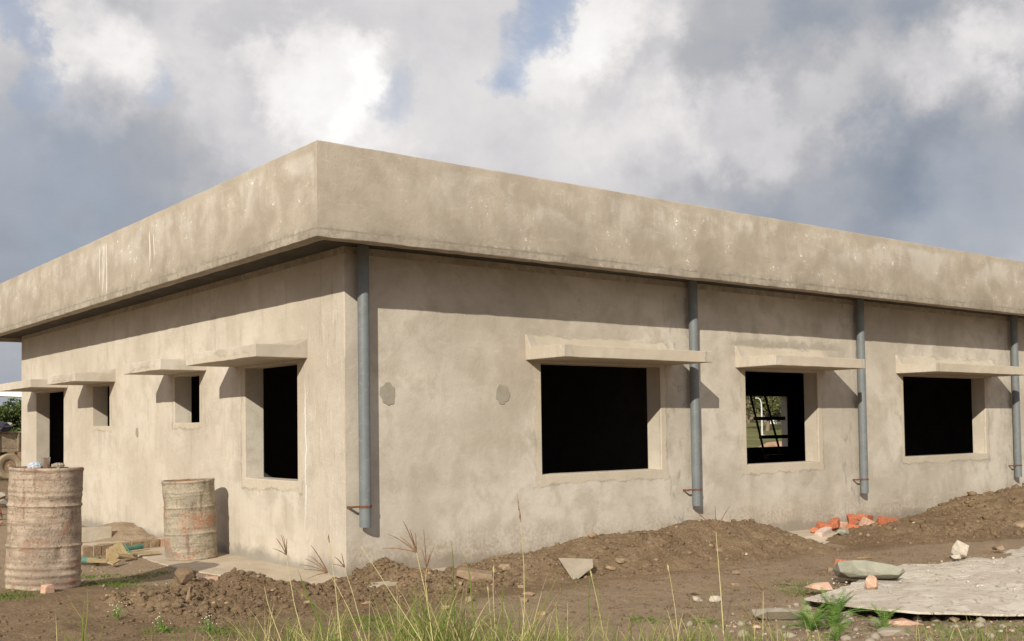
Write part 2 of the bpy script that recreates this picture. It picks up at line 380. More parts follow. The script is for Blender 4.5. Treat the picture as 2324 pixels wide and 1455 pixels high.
    base = t.mix(t.m('MULTIPLY', t.m('MULTIPLY', t.rng(sc1, 0.40, 0.33), cornr), 0.7), base, (0.72, 0.68, 0.60))
    lt = t.m('ADD', Y, t.m('MULTIPLY', t.m('SUBTRACT', t.noise(t.comb(0.0, 0.0, Z), 2.6, 3), 0.5), 0.16))
    trail = t.m('MULTIPLY', t.rng(t.m('ABSOLUTE', t.m('SUBTRACT', lt, 0.80)), 0.020, 0.006), t.m('MULTIPLY', t.rng(Z, 0.35, 0.9), t.rng(Z, 2.1, 1.7)))
    base = t.mix(t.m('MULTIPLY', t.m('MULTIPLY', trail, cornr), 0.75), base, (0.78, 0.76, 0.72))
    # hairline cracks and a few trowel sweeps
    wp = t.vm('ADD', P, t.vm('SCALE', t.vm('SUBTRACT', t.noise(P, 1.6, 5, 0.7, col=True), (0.5, 0.5, 0.5)), scale=0.9))
    ck = t.m('MULTIPLY', t.rng(t.vor(wp, 0.75, 'DISTANCE_TO_EDGE'), 0.0045, 0.0015), t.rng(t.noise(t.vm('ADD', P, (8.0, 3.0, 1.0)), 0.9, 3), 0.56, 0.62))
    base = t.mix(t.m('MULTIPLY', ck, 0.30), base, (0.20, 0.18, 0.14))
    tw = t.noise(t.comb(t.m('ADD', t.m('MULTIPLY', S, 3.2), t.m('MULTIPLY', Z, 1.6)), t.m('MULTIPLY', Z, 15.0), 7.0), 1.0, 5, 0.6, 1.2)
    base = t.mix(t.m('MULTIPLY', t.rng(tw, 0.56, 0.70), 0.16), base, (0.35, 0.31, 0.25))
    base = t.mix(t.m('MULTIPLY', t.rng(tw, 0.42, 0.30), 0.16), base, (0.66, 0.61, 0.53))
    # pits and specks
    pits = t.rng(t.noise(P, 38, 3, 0.6), 0.66, 0.73)
    base = t.mix(t.m('MULTIPLY', pits, 0.5), base, (0.24, 0.21, 0.165))
    t.l.new(base, b.inputs['Base Color'])
    b.inputs['Roughness'].default_value = 0.93; b.inputs['Specular IOR Level'].default_value = 0.15
    h = t.m('ADD', t.m('MULTIPLY', n2, 1.0), t.m('MULTIPLY', n3, 0.35))
    bn = t.bump(h, 0.5, 0.02)
    h2 = t.m('ADD', t.m('ADD', t.m('MULTIPLY', n4, 0.8), t.m('MULTIPLY', n5, 0.5)), t.m('ADD', t.m('MULTIPLY', band, 1.2), t.m('MULTIPLY', t.m('MULTIPLY', sc1, cornr), 5.0)))
    bn = t.bump(h2, 0.55, 0.0035, bn)
    t.l.new(bn, b.inputs['Normal'])
    return m
def mat_simple(name, c1, c2, sc=3.0, rough=0.9, bump=0.3, bdist=0.004, spec=0.2, c3=None, metal=0.0, scb=40, per_obj=0.0):
    m, t, b = newmat(name); P = objc(t)
    if per_obj:
        oi = t.n.new('ShaderNodeObjectInfo').outputs['Random']
        P = t.vm('ADD', P, t.comb(t.m('MULTIPLY', oi, 37.0), t.m('MULTIPLY', oi, 91.0), 0.0))
    n = t.noise(P, sc, 6, 0.62, 0.3)
    c = t.mix(t.rng(n, 0.32, 0.68), c1, c2)
    if c3: c = t.mix(t.rng(t.noise(P, sc*3.1, 5, 0.65), 0.55, 0.66), c, c3)
    if per_obj:
        hs = t.n.new('ShaderNodeHueSaturation'); hs.inputs['Hue'].default_value = 0.5
        t.l.new(t.rng(oi, 0, 1, 1-per_obj, 1+per_obj, smooth=False), hs.inputs['Value']); t.l.new(c, hs.inputs['Color']); c = hs.outputs[0]
    t.l.new(c, b.inputs['Base Color']); b.inputs['Roughness'].default_value = rough; b.inputs['Specular IOR Level'].default_value = spec
    b.inputs['Metallic'].default_value = metal
    if bump: t.l.new(t.bump(t.m('ADD', t.noise(P, scb, 5, 0.65), t.m('MULTIPLY', n, 1.5)), bump, bdist), b.inputs['Normal'])
    return m
def mat_soil(name, dark=0.0):
    m, t, b = newmat(name); P = geo(t).outputs['Position']
    at = t.n.new('ShaderNodeAttribute'); at.attribute_name = 'pale'; pale = at.outputs['Fac']
    n1 = t.noise(P, 1.1, 5, 0.6, 0.4); n2 = t.noise(P, 6, 6, 0.68, 0.3); n3 = t.noise(P, 38, 5, 0.7); n4 = t.noise(P, 150, 3, 0.7)
    soil = t.mix(t.rng(n1, 0.3, 0.7), (0.200, 0.137, 0.083), (0.290, 0.205, 0.128))
    soil = t.mix(t.rng(n2, 0.40, 0.68, 0, 0.6), soil, (0.150, 0.100, 0.060))
    soil = t.mix(t.rng(n3, 0.50, 0.72, 0, 0.65), soil, (0.40, 0.295, 0.19))
    soil = t.mix(t.rng(n3, 0.42, 0.28, 0, 0.55), soil, (0.088, 0.057, 0.036))
    pl = t.mix(t.rng(n2, 0.35, 0.65), (0.42, 0.32, 0.225), (0.31, 0.23, 0.155))
    pl = t.mix(t.rng(n3, 0.52, 0.7, 0, 0.5), pl, (0.48, 0.41, 0.32))
    pf = t.rng(t.m('ADD', pale, t.m('MULTIPLY', t.m('SUBTRACT', n2, 0.5), 0.9)), 0.32, 0.72)
    c = t.mix(pf, soil, pl)
    # little light stones pressed into it
    v = t.vor(P, 28.0, out='Distance'); vc = t.vor(P, 28.0, out='Color')
    st = t.m('MULTIPLY', t.rng(v, 0.30, 0.18), t.m('GREATER_THAN', t.sep(vc)[0], 0.80))
    c = t.mix(t.m('MULTIPLY', st, 0.75), c, t.mix(t.sep(vc)[1], (0.40, 0.27, 0.15), (0.52, 0.45, 0.36)))
    # far away: grass-covered ground
    di = t.vm('LENGTH', t.vm('SUBTRACT', P, (-5.0, -9.0, 0.0)))
    far = t.rng(t.m('ADD', di, t.m('MULTIPLY', t.m('SUBTRACT', n1, 0.5), 22.0)), 30, 48)
    gr = t.mix(t.rng(t.noise(P, 0.12, 6, 0.65), 0.35, 0.65), (0.10, 0.115, 0.040), (0.19, 0.165, 0.075))
    c = t.mix(far, c, gr)
    t.l.new(c, b.inputs['Base Color']); b.inputs['Roughness'].default_value = 0.97; b.inputs['Specular IOR Level'].default_value = 0.1
    h = t.m('ADD', t.m('MULTIPLY', n3, 1.0), t.m('ADD', t.m('MULTIPLY', n4, 0.4), t.m('MULTIPLY', st, 0.7)))
    bn = t.bump(n2, 0.8, 0.05); t.l.new(t.bump(h, 1.0, 0.022, bn), b.inputs['Normal'])
    return m
def mat_drum(name, base1, base2, rust, amt, seed, patch=None):
    m, t, b = newmat(name); O = objc(t); P = t.vm('ADD', O, (seed*3.1, seed*1.7, 0))
    x, y, z = t.sep(O)
    n1 = t.noise(P, 3.6, 6, 0.68, 0.6); n2 = t.noise(P, 13, 6, 0.72); n3 = t.noise(P, 48, 4, 0.75)
    stv = t.noise(t.vm('MULTIPLY', P, (1.0, 1.0, 0.22)), 14, 5, 0.65); sth = t.noise(t.vm('MULTIPLY', P, (0.5, 0.5, 5.0)), 5, 5, 0.65)
    c = t.mix(t.rng(n2, 0.38, 0.62), base1, base2)
    c = t.mix(t.rng(sth, 0.48, 0.62, 0, 0.6), c, tuple(q*0.58 for q in base1))
    c = t.mix(t.rng(n1, 0.58-amt*0.16, 0.66-amt*0.16, 0, 0.75), c, rust)
    c = t.mix(t.rng(t.noise(P, 2.1, 3, 0.6), 0.52, 0.62, 0, 0.55), c, tuple(q*0.55 for q in base2))
    c = t.mix(t.rng(stv, 0.58, 0.70, 0, 0.6), c, tuple(q*0.5 for q in rust))
    if patch:
        pm = t.m('MULTIPLY', t.rng(t.m('ABSOLUTE', t.m('SUBTRACT', t.m('ADD', z, t.m('MULTIPLY', n1, 0.22)), patch[0])), patch[1]+.05, patch[1]-.03), t.rng(t.m('ADD', t.m('MULTIPLY', x, 0.80), t.m('MULTIPLY', y, -0.60)), -0.10, 0.06))
        c = t.mix(t.m('MULTIPLY', pm, t.rng(t.m('ADD', t.m('MULTIPLY', n2, 0.5), t.m('MULTIPLY', n1, 0.5)), 0.42, 0.54, 0.0, 0.85)), c, rust)
    c = t.mix(t.rng(n3, 0.56, 0.66, 0, 0.7), c, (0.075, 0.055, 0.04))
    c = t.mix(t.rng(n3, 0.42, 0.30, 0, 0.65), c, (0.56, 0.47, 0.37))
    t.l.new(c, b.inputs['Base Color']); b.inputs['Roughness'].default_value = 0.82
    t.l.new(t.bump(t.m('ADD', n3, t.m('MULTIPLY', n2, 1.4)), 0.9, 0.010), b.inputs['Normal'])
    return m

M_PL = mat_plaster()
M_SOIL = mat_soil("soil")
M_INT = mat_simple("shade_darkened_masonry", (0.055, 0.048, 0.040), (0.075, 0.066, 0.055), 2.0)  # darker than raw masonry: the shade indoors is put into its colour
M_INT2 = mat_simple("shade_darkened_soffit", (0.060, 0.052, 0.042), (0.085, 0.075, 0.062), 3.0)  # colour darkened below plain concrete to deepen the shade under the eaves
M_CON = mat_simple("concrete_screed", (0.50, 0.42, 0.325), (0.42, 0.345, 0.26), 2.4, bump=0.5, bdist=0.006, c3=(0.50, 0.44, 0.36))
M_PIPE = mat_simple("grey_plastic_pipe", (0.140, 0.155, 0.165), (0.165, 0.182, 0.190), 5.0, rough=0.5, bump=0.15, bdist=0.001, spec=0.4, c3=(0.20, 0.20, 0.19))
M_IRON = mat_simple("rusty_iron", (0.13, 0.055, 0.03), (0.20, 0.09, 0.045), 30, rough=0.85)
M_PATCH = mat_simple("fresh_cement_patch", (0.285, 0.255, 0.205), (0.33, 0.30, 0.245), 9)
M_DR1 = mat_drum("rusty_drum_paint", (0.35, 0.265, 0.20), (0.46, 0.37, 0.285), (0.32, 0.165, 0.11), 0.30, 1.0)
M_DR2 = mat_drum("mortar_caked_drum_paint", (0.32, 0.278, 0.21), (0.41, 0.35, 0.27), (0.33, 0.165, 0.10), 0.10, 5.3, patch=(0.54, 0.09))
M_BRICK = mat_simple("red_brick", (0.46, 0.155, 0.078), (0.36, 0.115, 0.06), 14, c3=(0.52, 0.27, 0.17), bump=0.8, bdist=0.006, per_obj=0.14)
M_BRDUST = mat_simple("dusty_brick", (0.52, 0.30, 0.21), (0.58, 0.42, 0.32), 18, c3=(0.46, 0.20, 0.12), bump=0.6, per_obj=0.1)
M_BRWH = mat_simple("limewashed_brick", (0.60, 0.50, 0.42), (0.52, 0.36, 0.29), 22, c3=(0.68, 0.62, 0.55), bump=0.6)
M_BRSOIL = mat_simple("soil_covered_brick", (0.33, 0.24, 0.16), (0.25, 0.175, 0.115), 8, c3=(0.38, 0.29, 0.20), bump=0.8, bdist=0.01, per_obj=0.12)
M_STONE = mat_simple("tan_stone", (0.27, 0.18, 0.11), (0.38, 0.27, 0.17), 9, c3=(0.22, 0.14, 0.09), bump=0.8, bdist=0.006, per_obj=0.25)
M_STGR = mat_simple("green_grey_stone", (0.25, 0.25, 0.20), (0.33, 0.32, 0.26), 7, c3=(0.36, 0.31, 0.23), bump=0.7, bdist=0.008)
M_STWH = mat_simple("whitish_stone", (0.43, 0.375, 0.305), (0.52, 0.465, 0.39), 12, c3=(0.33, 0.27, 0.20), bump=0.8, bdist=0.008)
M_CONG = mat_simple("grey_concrete_lump", (0.27, 0.235, 0.185), (0.335, 0.29, 0.235), 9, c3=(0.34, 0.25, 0.17), bump=0.7, bdist=0.006)
M_CLOD = mat_simple("soil_clods", (0.17, 0.112, 0.07), (0.24, 0.168, 0.108), 5, c3=(0.12, 0.078, 0.048), bump=0.9, bdist=0.008)

# ------------------------------------------------------------------ ground
def axis(lo, hi, dense0, dense1, step, grow=1.16, mx=14.0):
    a = list(np.arange(dense0, dense1+1e-6, step)); s = step; p = dense1
    while p < hi: s = min(s*grow, mx); p += s; a.append(p)
    s = step; p = dense0; pre = []
    while p > lo: s = min(s*grow, mx); p -= s; pre.append(p)
    return np.array(pre[::-1]+a)
def grid_mesh(name, xs, ys, zf, mat, keep=None, pale=None, parent=None):
    X, Y = np.meshgrid(xs, ys, indexing='ij'); Z = zf(X, Y)
    nx, ny = X.shape; idx = np.arange(nx*ny).reshape(nx, ny)
    q = np.stack([idx[:-1, :-1], idx[1:, :-1], idx[1:, 1:], idx[:-1, 1:]], -1).reshape(-1, 4)
    if keep is not None:
        kf = keep(X, Y, Z).ravel(); q = q[kf[q].any(axis=1)]
        used = np.zeros(nx*ny, bool); used[q.ravel()] = True
        mp = np.cumsum(used)-1; q = mp[q]
    else: used = np.ones(nx*ny, bool)
    co = np.stack([X.ravel(), Y.ravel(), Z.ravel()], -1)[used]
    me = bpy.data.meshes.new(name); me.vertices.add(len(co)); me.vertices.foreach_set('co', co.ravel())
    me.loops.add(len(q)*4); me.loops.foreach_set('vertex_index', q.ravel().astype(np.int32))
    me.polygons.add(len(q)); me.polygons.foreach_set('loop_start', np.arange(0, len(q)*4, 4, dtype=np.int32))
    me.polygons.foreach_set('loop_total', np.full(len(q), 4, np.int32))
    me.update(calc_edges=True); me.shade_smooth(); me.materials.append(mat)
    if pale is not None:
        a = me.attributes.new('pale', 'FLOAT', 'POINT'); a.data.foreach_set('value', pale(co[:, 0], co[:, 1]).astype(np.float32))
    o = bpy.data.objects.new(name, me); COL.objects.link(o)
    if parent: o.parent = parent
    return o
def pale_f(x, y):
    p = sstep(-0.1, 0.9, y)*sstep(0.5, -0.2, x)*0.62                         # trodden ground by the drums
    p = np.maximum(p, sstep(0.9, 0.2, np.abs(y+0.55))*sstep(5.4, 5.9, x)*sstep(7.4, 6.6, x)*0.7)
    dd = np.sqrt(((x-3.0)/2.6)**2+((y+4.3)/1.15)**2); p = np.maximum(p, sstep(1.25, 0.6, dd)*0.8)
    p = np.maximum(p, sstep(-1.1, -1.9, y)*sstep(-1.8, 0.2, x)*0.56)
    p = np.maximum(p, sstep(1.0, 0.3, np.sqrt(((x-1.6)/1.1)**2+((y+3.5)/0.7)**2))*0.5)
    return p
gx = axis(-1500, 1500, -4.6, 8.6, 0.030, 1.13, 60.0); gy = axis(-1500, 1500, -6.6, 5.2, 0.030, 1.13, 60.0)
ground = grid_mesh('ground', gx, gy, ground_z, M_SOIL, pale=pale_f); ground['kind'] = 'structure'

def clods(name, region, n, smin, smax, mat, zf, parent=None, label=None, embed=0.25, seed=1):
    rr = np.random.RandomState(seed); base = []
    for k in range(6):
        bm = bmesh.new(); bmesh.ops.create_icosphere(bm, subdivisions=1, radius=1.0)
        for v in bm.verts: v.co *= 0.72+0.5*rr.rand()
        vs = np.array([v.co[:] for v in bm.verts]); fs = np.array([[v.index for v in f.verts] for f in bm.faces]); bm.free(); base.append((vs, fs))
    V = []; F = []; off = 0; c = 0
    while c < n:
        x, y = region(rr)
        z = zf(x, y)
        if z is None: continue
        s = smin*(smax/smin)**(rr.rand()**3.4)
        vs, fs = base[rr.randint(6)]
        a = rr.rand()*6.28; ca, sa = math.cos(a), math.sin(a)
        q = vs*np.array([s*(0.8+0.6*rr.rand()), s*(0.7+0.4*rr.rand()), s*(0.5+0.4*rr.rand())])
        q = np.stack([q[:, 0]*ca-q[:, 1]*sa, q[:, 0]*sa+q[:, 1]*ca, q[:, 2]], -1)+np.array([x, y, z+s*(0.5-embed)*0.6])
        V.append(q); F.append(fs+off); off += len(q); c += 1
    V = np.concatenate(V); F = np.concatenate(F)
    me = bpy.data.meshes.new(name); me.vertices.add(len(V)); me.vertices.foreach_set('co', V.ravel())
    me.loops.add(len(F)*3); me.loops.foreach_set('vertex_index', F.ravel().astype(np.int32))
    me.polygons.add(len(F)); me.polygons.foreach_set('loop_start', np.arange(0, len(F)*3, 3, dtype=np.int32)); me.polygons.foreach_set('loop_total', np.full(len(F), 3, np.int32))
    me.update(calc_edges=True); me.materials.append(mat)
    o = bpy.data.objects.new(name, me); COL.objects.link(o); o['kind'] = 'stuff'
    if parent: o.parent = parent
    return o

def ridge_top(X, Y): return ridge_base(X, Y)
hr = grid_mesh('soil_heap', np.concatenate([np.arange(0.35, 6.4, 0.017), np.arange(6.4, 14.5, 0.028)]), np.arange(-3.5, -0.015, 0.017), lambda X, Y: ridge_base(X, Y), M_SOIL,
               keep=lambda X, Y, Z: Z > ground_z(X, Y)-0.012, pale=lambda x, y: 0.0*x)
tag(hr, 'long ridge of dug brown soil banked against the wall below the big windows', 'soil heap')
hl = grid_mesh('soil_heap', np.arange(-3.6, 1.3, 0.016), np.arange(-2.2, 0.75, 0.016), lambda X, Y: ground_z(X, Y)+left_h(X, Y), M_SOIL,
               keep=lambda X, Y, Z: Z > ground_z(X, Y)-0.010, pale=lambda x, y: 0.0*x)
tag(hl, 'low lumpy bank of dark soil lying in front of the corner and the drums', 'soil heap')
def reg_r(rr): return 0.5+13.5*rr.rand()**1.3, -0.1-3.0*rr.rand()
def reg_l(rr): return -3.4+4.5*rr.rand(), -2.0+2.6*rr.rand()
def bat(fun, n, seed):      # evaluate terrain for many candidates at once
    rr = np.random.RandomState(seed); pts = np.array([fun(rr) for _ in range(n)]); return pts, top_z(pts[:, 0], pts[:, 1]), ground_z(pts[:, 0], pts[:, 1])
def clod_set(name, fun, n, s0, s1, mat, parent, need_heap, seed):
    pts, tzv, gzv = bat(fun, n*4, seed)
    if need_heap: sel = np.where(tzv > gzv+0.015)[0][:n]
    else: sel = np.where(tzv <= gzv+0.02)[0][:n]
    it = iter(sel); cur = {}
    def region(rr): i = next(it); cur['z'] = tzv[i]; return pts[i]
    return clods(name, region, len(sel), s0, s1, mat, lambda x, y: cur['z'], parent, seed=seed+1)
clod_set('clods', reg_r, 9000, 0.003, 0.034, M_SOIL, hr, True, 3)
clod_set('clods', reg_l, 6500, 0.003, 0.036, M_SOIL, hl, True, 5)
def reg_f(rr): return -3.6+9.5*rr.rand(), -5.8+5.6*rr.rand()
gv = clod_set('gravel', reg_f, 15000, 0.003, 0.024, M_SOIL, None, False, 9); tag(gv, 'small stones and crumbs scattered over the bare soil', 'gravel', kind='stuff')
def reg_d(rr): return -3.6+3.3*rr.rand(), 0.3+5.5*rr.rand()
gv2 = clod_set('gravel', reg_d, 1500, 0.005, 0.022, M_BRSOIL, None, False, 19); tag(gv2, 'fine crumbs on the trodden ground round the two drums', 'gravel', kind='stuff')
def reg_far(rr): return 7.6+6.0*rr.rand(), -0.3-2.6*rr.rand()
clod_set('large_clods', reg_far, 520, 0.018, 0.085, M_SOIL, hr, True, 33)
clod_set('large_clods', reg_r, 260, 0.014, 0.055, M_SOIL, hr, True, 35)
clod_set('large_clods', reg_l, 240, 0.014, 0.050, M_SOIL, hl, True, 37)
clod_set('small_stones', reg_r, 620, 0.006, 0.034, M_STONE, hr, True, 23)
clod_set('small_stones', reg_l, 260, 0.006, 0.026, M_STONE, hl, True, 25)

# concrete apron along the left wall and a narrow strip along the right one
def apron(name, pts, z0, z1, mat):
    bm = bmesh.new(); top = [bm.verts.new((x, y, z1(x, y))) for x, y in pts]; bot = [bm.verts.new((x, y, z0)) for x, y in pts]
    bm.faces.new(top); bm.faces.new(bot[::-1]); n = len(pts)
    for i in range(n): bm.faces.new((top[i], bot[i], bot[(i+1) % n], top[(i+1) % n]))
    o = bm_obj(name, bm, mat); return o
pts = [(0.0, 5.2)]
for k in range(60):
    y = 5.2-5.75*k/59; pts.append((-0.82+0.055*math.sin(y*2.1)+R.uniform(-0.015, 0.015)-0.08*max(0, y-3.2), y))
pts += [(-0.4, -0.58), (0.0, -0.62), (0.3, -0.6), (0.3, 0.0), (0.0, 0.0)]
ap = apron('concrete_apron', pts, -0.05, lambda x, y: 0.105+0.012*x, M_CON); ap['kind'] = 'structure'
pts = [(0.303, -0.60)]+[(0.303+0.3*k, -0.62+R.uniform(-0.03, 0.03)) for k in range(1, 80)]+[(24.2, 0.0), (0.303, 0.0)]
ap2 = apron('concrete_apron', pts, -0.3, lambda x, y: 0.105-0.115*min(1, max(0, x-0.3)/5.6), M_CON); ap2['kind'] = 'structure'

# ------------------------------------------------------------------ building
XR, L, TW = 25.0, 11.5528, 0.23
D_, ZB, ZT = 0.6245, 3.2, 4.053
bld = empty('building', (0, 0, 0))
tag(bld, 'unfinished single-storey building of bare grey-beige cement plaster with a deep flat roof fascia', 'building')
OPR = [(2.455, 4.33, 0.985, 2.205), (5.916, 7.45, 0.985, 2.205), (9.58, 11.97, 0.985, 2.205), (15.2, 17.2, 0.985, 2.205), (19.6, 21.6, 0.985, 2.205)]
OPL = [(0.971, 2.21, 0.985, 2.205), (3.49, 4.28, 1.615, 2.205), (6.77, 7.53, 1.60, 2.205), (9.0, 10.60, 0.20, 2.205)]
OPB = [(19.2, 21.92, 0.815, 2.33)]
Z0W, Z1W = -0.35, 3.262
def build_wall():
    V = []; F = []
    def side(P0, dirv, nrm, length, ops):      # P0 outer start corner, dirv along wall, nrm inward
        zs = sorted({Z0W, Z1W} | {o[2] for o in ops} | {o[3] for o in ops})
        def pt(s, z, inn):
            if inn: s = min(max(s, TW), length-TW)
            p = Vector(P0)+Vector(dirv)*s+Vector(nrm)*(TW if inn else 0); return (p.x, p.y, z)
        ss = sorted({0.0, length} | {o[0] for o in ops} | {o[1] for o in ops})
        def isop(sm, zm): return any(o[0] < sm < o[1] and o[2] < zm < o[3] for o in ops)
        def quad(a, b, c, d):
            i = len(V); V.extend([a, b, c, d]); F.append((i, i+1, i+2, i+3))
        for i in range(len(ss)-1):
            for j in range(len(zs)-1):
                if isop((ss[i]+ss[i+1])/2, (zs[j]+zs[j+1])/2): continue
                for inn in (0, 1):
                    c = [pt(ss[i], zs[j], inn), pt(ss[i+1], zs[j], inn), pt(ss[i+1], zs[j+1], inn), pt(ss[i], zs[j+1], inn)]
                    quad(*(c if not inn else c[::-1]))
        for (a, b_, z0, z1) in ops:
            zz_ = sorted({z0, z1} | {z for z in zs if z0 < z < z1})
            for k in range(len(zz_)-1):
                quad(pt(a, zz_[k], 0), pt(a, zz_[k], 1), pt(a, zz_[k+1], 1), pt(a, zz_[k+1], 0))
                quad(pt(b_, zz_[k], 1), pt(b_, zz_[k], 0), pt(b_, zz_[k+1], 0), pt(b_, zz_[k+1], 1))
            quad(pt(a, z0, 0), pt(b_, z0, 0), pt(b_, z0, 1), pt(a, z0, 1)); quad(pt(a, z1, 0), pt(a, z1, 1), pt(b_, z1, 1), pt(b_, z1, 0))
    side((0, 0, 0), (1, 0, 0), (0, 1, 0), XR, OPR)
    side((0, 0, 0), (0, 1, 0), (1, 0, 0), L, OPL)
    side((0, L, 0), (1, 0, 0), (0, -1, 0), XR, OPB)
    side((XR, 0, 0), (0, 1, 0), (-1, 0, 0), L, [])
    bm = bmesh.new(); bv = [bm.verts.new(v) for v in V]
    for f in F: bm.faces.new([bv[i] for i in f])
    bmesh.ops.remove_doubles(bm, verts=bm.verts, dist=1e-4)
    bmesh.ops.recalc_face_normals(bm, faces=bm.faces)
    for f in bm.faces:                       # inside faces get masonry with the room's shade in its colour
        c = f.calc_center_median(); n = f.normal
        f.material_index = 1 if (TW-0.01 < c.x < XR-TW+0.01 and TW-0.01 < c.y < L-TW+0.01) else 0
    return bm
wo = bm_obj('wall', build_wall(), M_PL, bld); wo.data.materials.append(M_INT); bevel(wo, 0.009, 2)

def ring(name, profile, mat, jit=0.0, step=0.14, parent=None, smooth=None):
    """sweep a closed profile of (outward offset, z) round the building"""
    cs = [(0, 0), (XR, 0), (XR, L), (0, L)]; V = []; n = len(profile)
    rr = np.random.RandomState(4); cnt = 0
    for k in range(4):
        a = cs[k]; b = cs[(k+1) % 4]; ln = math.hypot(b[0]-a[0], b[1]-a[1]); m_ = int(ln/step)
        for i in range(m_):
            u = i/m_
            for (o, z) in profile:
                sg = lambda c: (-o if c[0] == 0 else XR+o, -o if c[1] == 0 else L+o)
                A, B_ = sg(a), sg(b)
                j1, j2 = (rr.rand(2)-0.5)*2*jit if i else (0, 0)
                x = A[0]+(B_[0]-A[0])*u; y = A[1]+(B_[1]-A[1])*u
                if k % 2 == 0: y += j1
                else: x += j1
                V.append((x, y, z+j2))
            cnt += 1
    F = [(c*n+p, ((c+1) % cnt)*n+p, ((c+1) % cnt)*n+(p+1) % n, c*n+(p+1) % n) for c in range(cnt) for p in range(n)]
    o = mesh_obj(name, V, F, mat, parent, smooth)
    bm = bmesh.new(); bm.from_mesh(o.data); bmesh.ops.recalc_face_normals(bm, faces=bm.faces); bm.to_mesh(o.data); bm.free()
    return o
pf = [(D_-0.13, ZB), (D_-0.012, ZB), (D_-0.003, ZB+0.004), (D_, ZB+0.013), (D_, ZB+0.4), (D_, ZT-0.014), (D_-0.004, ZT-0.004), (D_-0.014, ZT), (D_-0.13, ZT), (D_-0.14, ZT-0.012), (D_-0.14, ZB+0.01)]
fa = ring('fascia', pf, M_PL, 0.0036, 0.13, bld, 50)
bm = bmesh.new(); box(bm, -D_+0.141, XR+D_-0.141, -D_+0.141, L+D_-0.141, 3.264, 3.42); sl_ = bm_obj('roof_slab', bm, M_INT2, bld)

# floor, and partitions added to keep the light inside low
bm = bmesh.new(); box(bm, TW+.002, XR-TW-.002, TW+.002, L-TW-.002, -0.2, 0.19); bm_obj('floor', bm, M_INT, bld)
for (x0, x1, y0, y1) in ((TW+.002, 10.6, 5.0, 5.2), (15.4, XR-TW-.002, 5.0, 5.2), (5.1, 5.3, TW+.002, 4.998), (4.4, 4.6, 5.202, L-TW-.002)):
    bm = bmesh.new(); box(bm, x0, x1, y0, y1, 0.192, 3.262); bm_obj('added_partition', bm, M_INT, bld)

# sunshades over the openings
def shade(side, a, b_, e, prof):
    n = len(prof); V = []
    m_ = max(2, int((b_-a)/0.12)); rr = np.random.RandomState(int(a*100))
    for i in range(m_+1):
        s = a+(b_-a)*i/m_
        for (o, z) in prof:
            j = (rr.rand(2)-0.5)*0.005
            oo = -o+(j[0] if o > 0.01 else 0); zz_ = z+(j[1] if o > 0.01 else 0)
            V.append((s, oo, zz_) if side == 'R' else (oo, s, zz_))
    F = [(i*n+p, (i+1)*n+p, (i+1)*n+(p+1) % n, i*n+(p+1) % n) for i in range(m_) for p in range(n)]
    F += [tuple(range(n)), tuple(m_*n+p for p in range(n))[::-1]]
    o = mesh_obj('window_shade', V, F, M_PL, bld)
    bm = bmesh.new(); bm.from_mesh(o.data); bmesh.ops.recalc_face_normals(bm, faces=bm.faces); bm.to_mesh(o.data); bm.free()
    bevel(o, 0.007, 2); return o
C = 2.2309
def prR(e, h): return [(-0.004, C), (e, C), (e, C+.128), (0.085, C+.137), (0.022, C+h-0.018), (-0.004, C+h)]
def prL(e, h): return [(-0.004, C), (e, C), (e, C+.125), (0.14, C+.132), (-0.004, C+h)]
for a, b_ in ((2.236, 4.541), (5.715, 7.63), (9.386, 12.2), (14.9, 17.5), (19.3, 21.9)): shade('R', a, b_, 0.6275, prR(0.6275, 0.285))
for (a, b_), h in zip(((0.7435, 2.483), (3.266, 4.502), (6.506, 7.845), (8.772, 10.748)), (0.205, 0.150, 0.20, 0.150)): shade('L', a, b_, 0.5691, prL(0.5691, h))

# drainpipes with an iron bracket each
def pipe(x, z0, lab):
    bm = bmesh.new(); n = 28; ro, ri = 0.057, 0.051; cy = -0.088
    rg = []
    for (r_, z) in ((ri, 3.262), (ri, z0), (ro, z0), (ro, 3.262)):
        rg.append([bm.verts.new((x+r_*math.cos(2*math.pi*k/n), cy+r_*math.sin(2*math.pi*k/n), z)) for k in range(n)])
    for a_, b2 in ((0, 1), (1, 2), (2, 3)):
        for k in range(n): bm.faces.new((rg[a_][k], rg[a_][(k+1) % n], rg[b2][(k+1) % n], rg[b2][k]))
    p = bm_obj('drainpipe', bm, M_PIPE, bld, 40)
    bm = bmesh.new(); zc = z0+0.185
    rr_ = [[bm.verts.new((x+r_*math.cos(q), cy+r_*math.sin(q), zz_)) for q in [math.radians(d) for d in range(180, 361, 15)]] for (r_, zz_) in ((.0575, zc), (.062, zc), (.062, zc+.022), (.0575, zc+.022))]
    for a_ in range(4):
        for k in range(len(rr_[0])-1): bm.faces.new((rr_[a_][k], rr_[a_][k+1], rr_[(a_+1) % 4][k+1], rr_[(a_+1) % 4][k]))
    box(bm, x-0.155, x-0.0625, cy-0.004, cy+0.004, zc+.002, zc+.020); box(bm, x-0.150, x-0.138, cy+0.005, 0.0, zc-.004, zc+.018); box(bm, x+0.0625, x+0.075, cy, 0.0, zc, zc+.018)
    bm_obj('pipe_bracket', bm, M_IRON, p)
for x, z0 in ((0.1586, 0.578), (4.8375, 0.525), (8.3667, 0.51), (12.8226, 0.565), (18.4, 0.56), (22.8, 0.56)): pipe(x, z0, '')

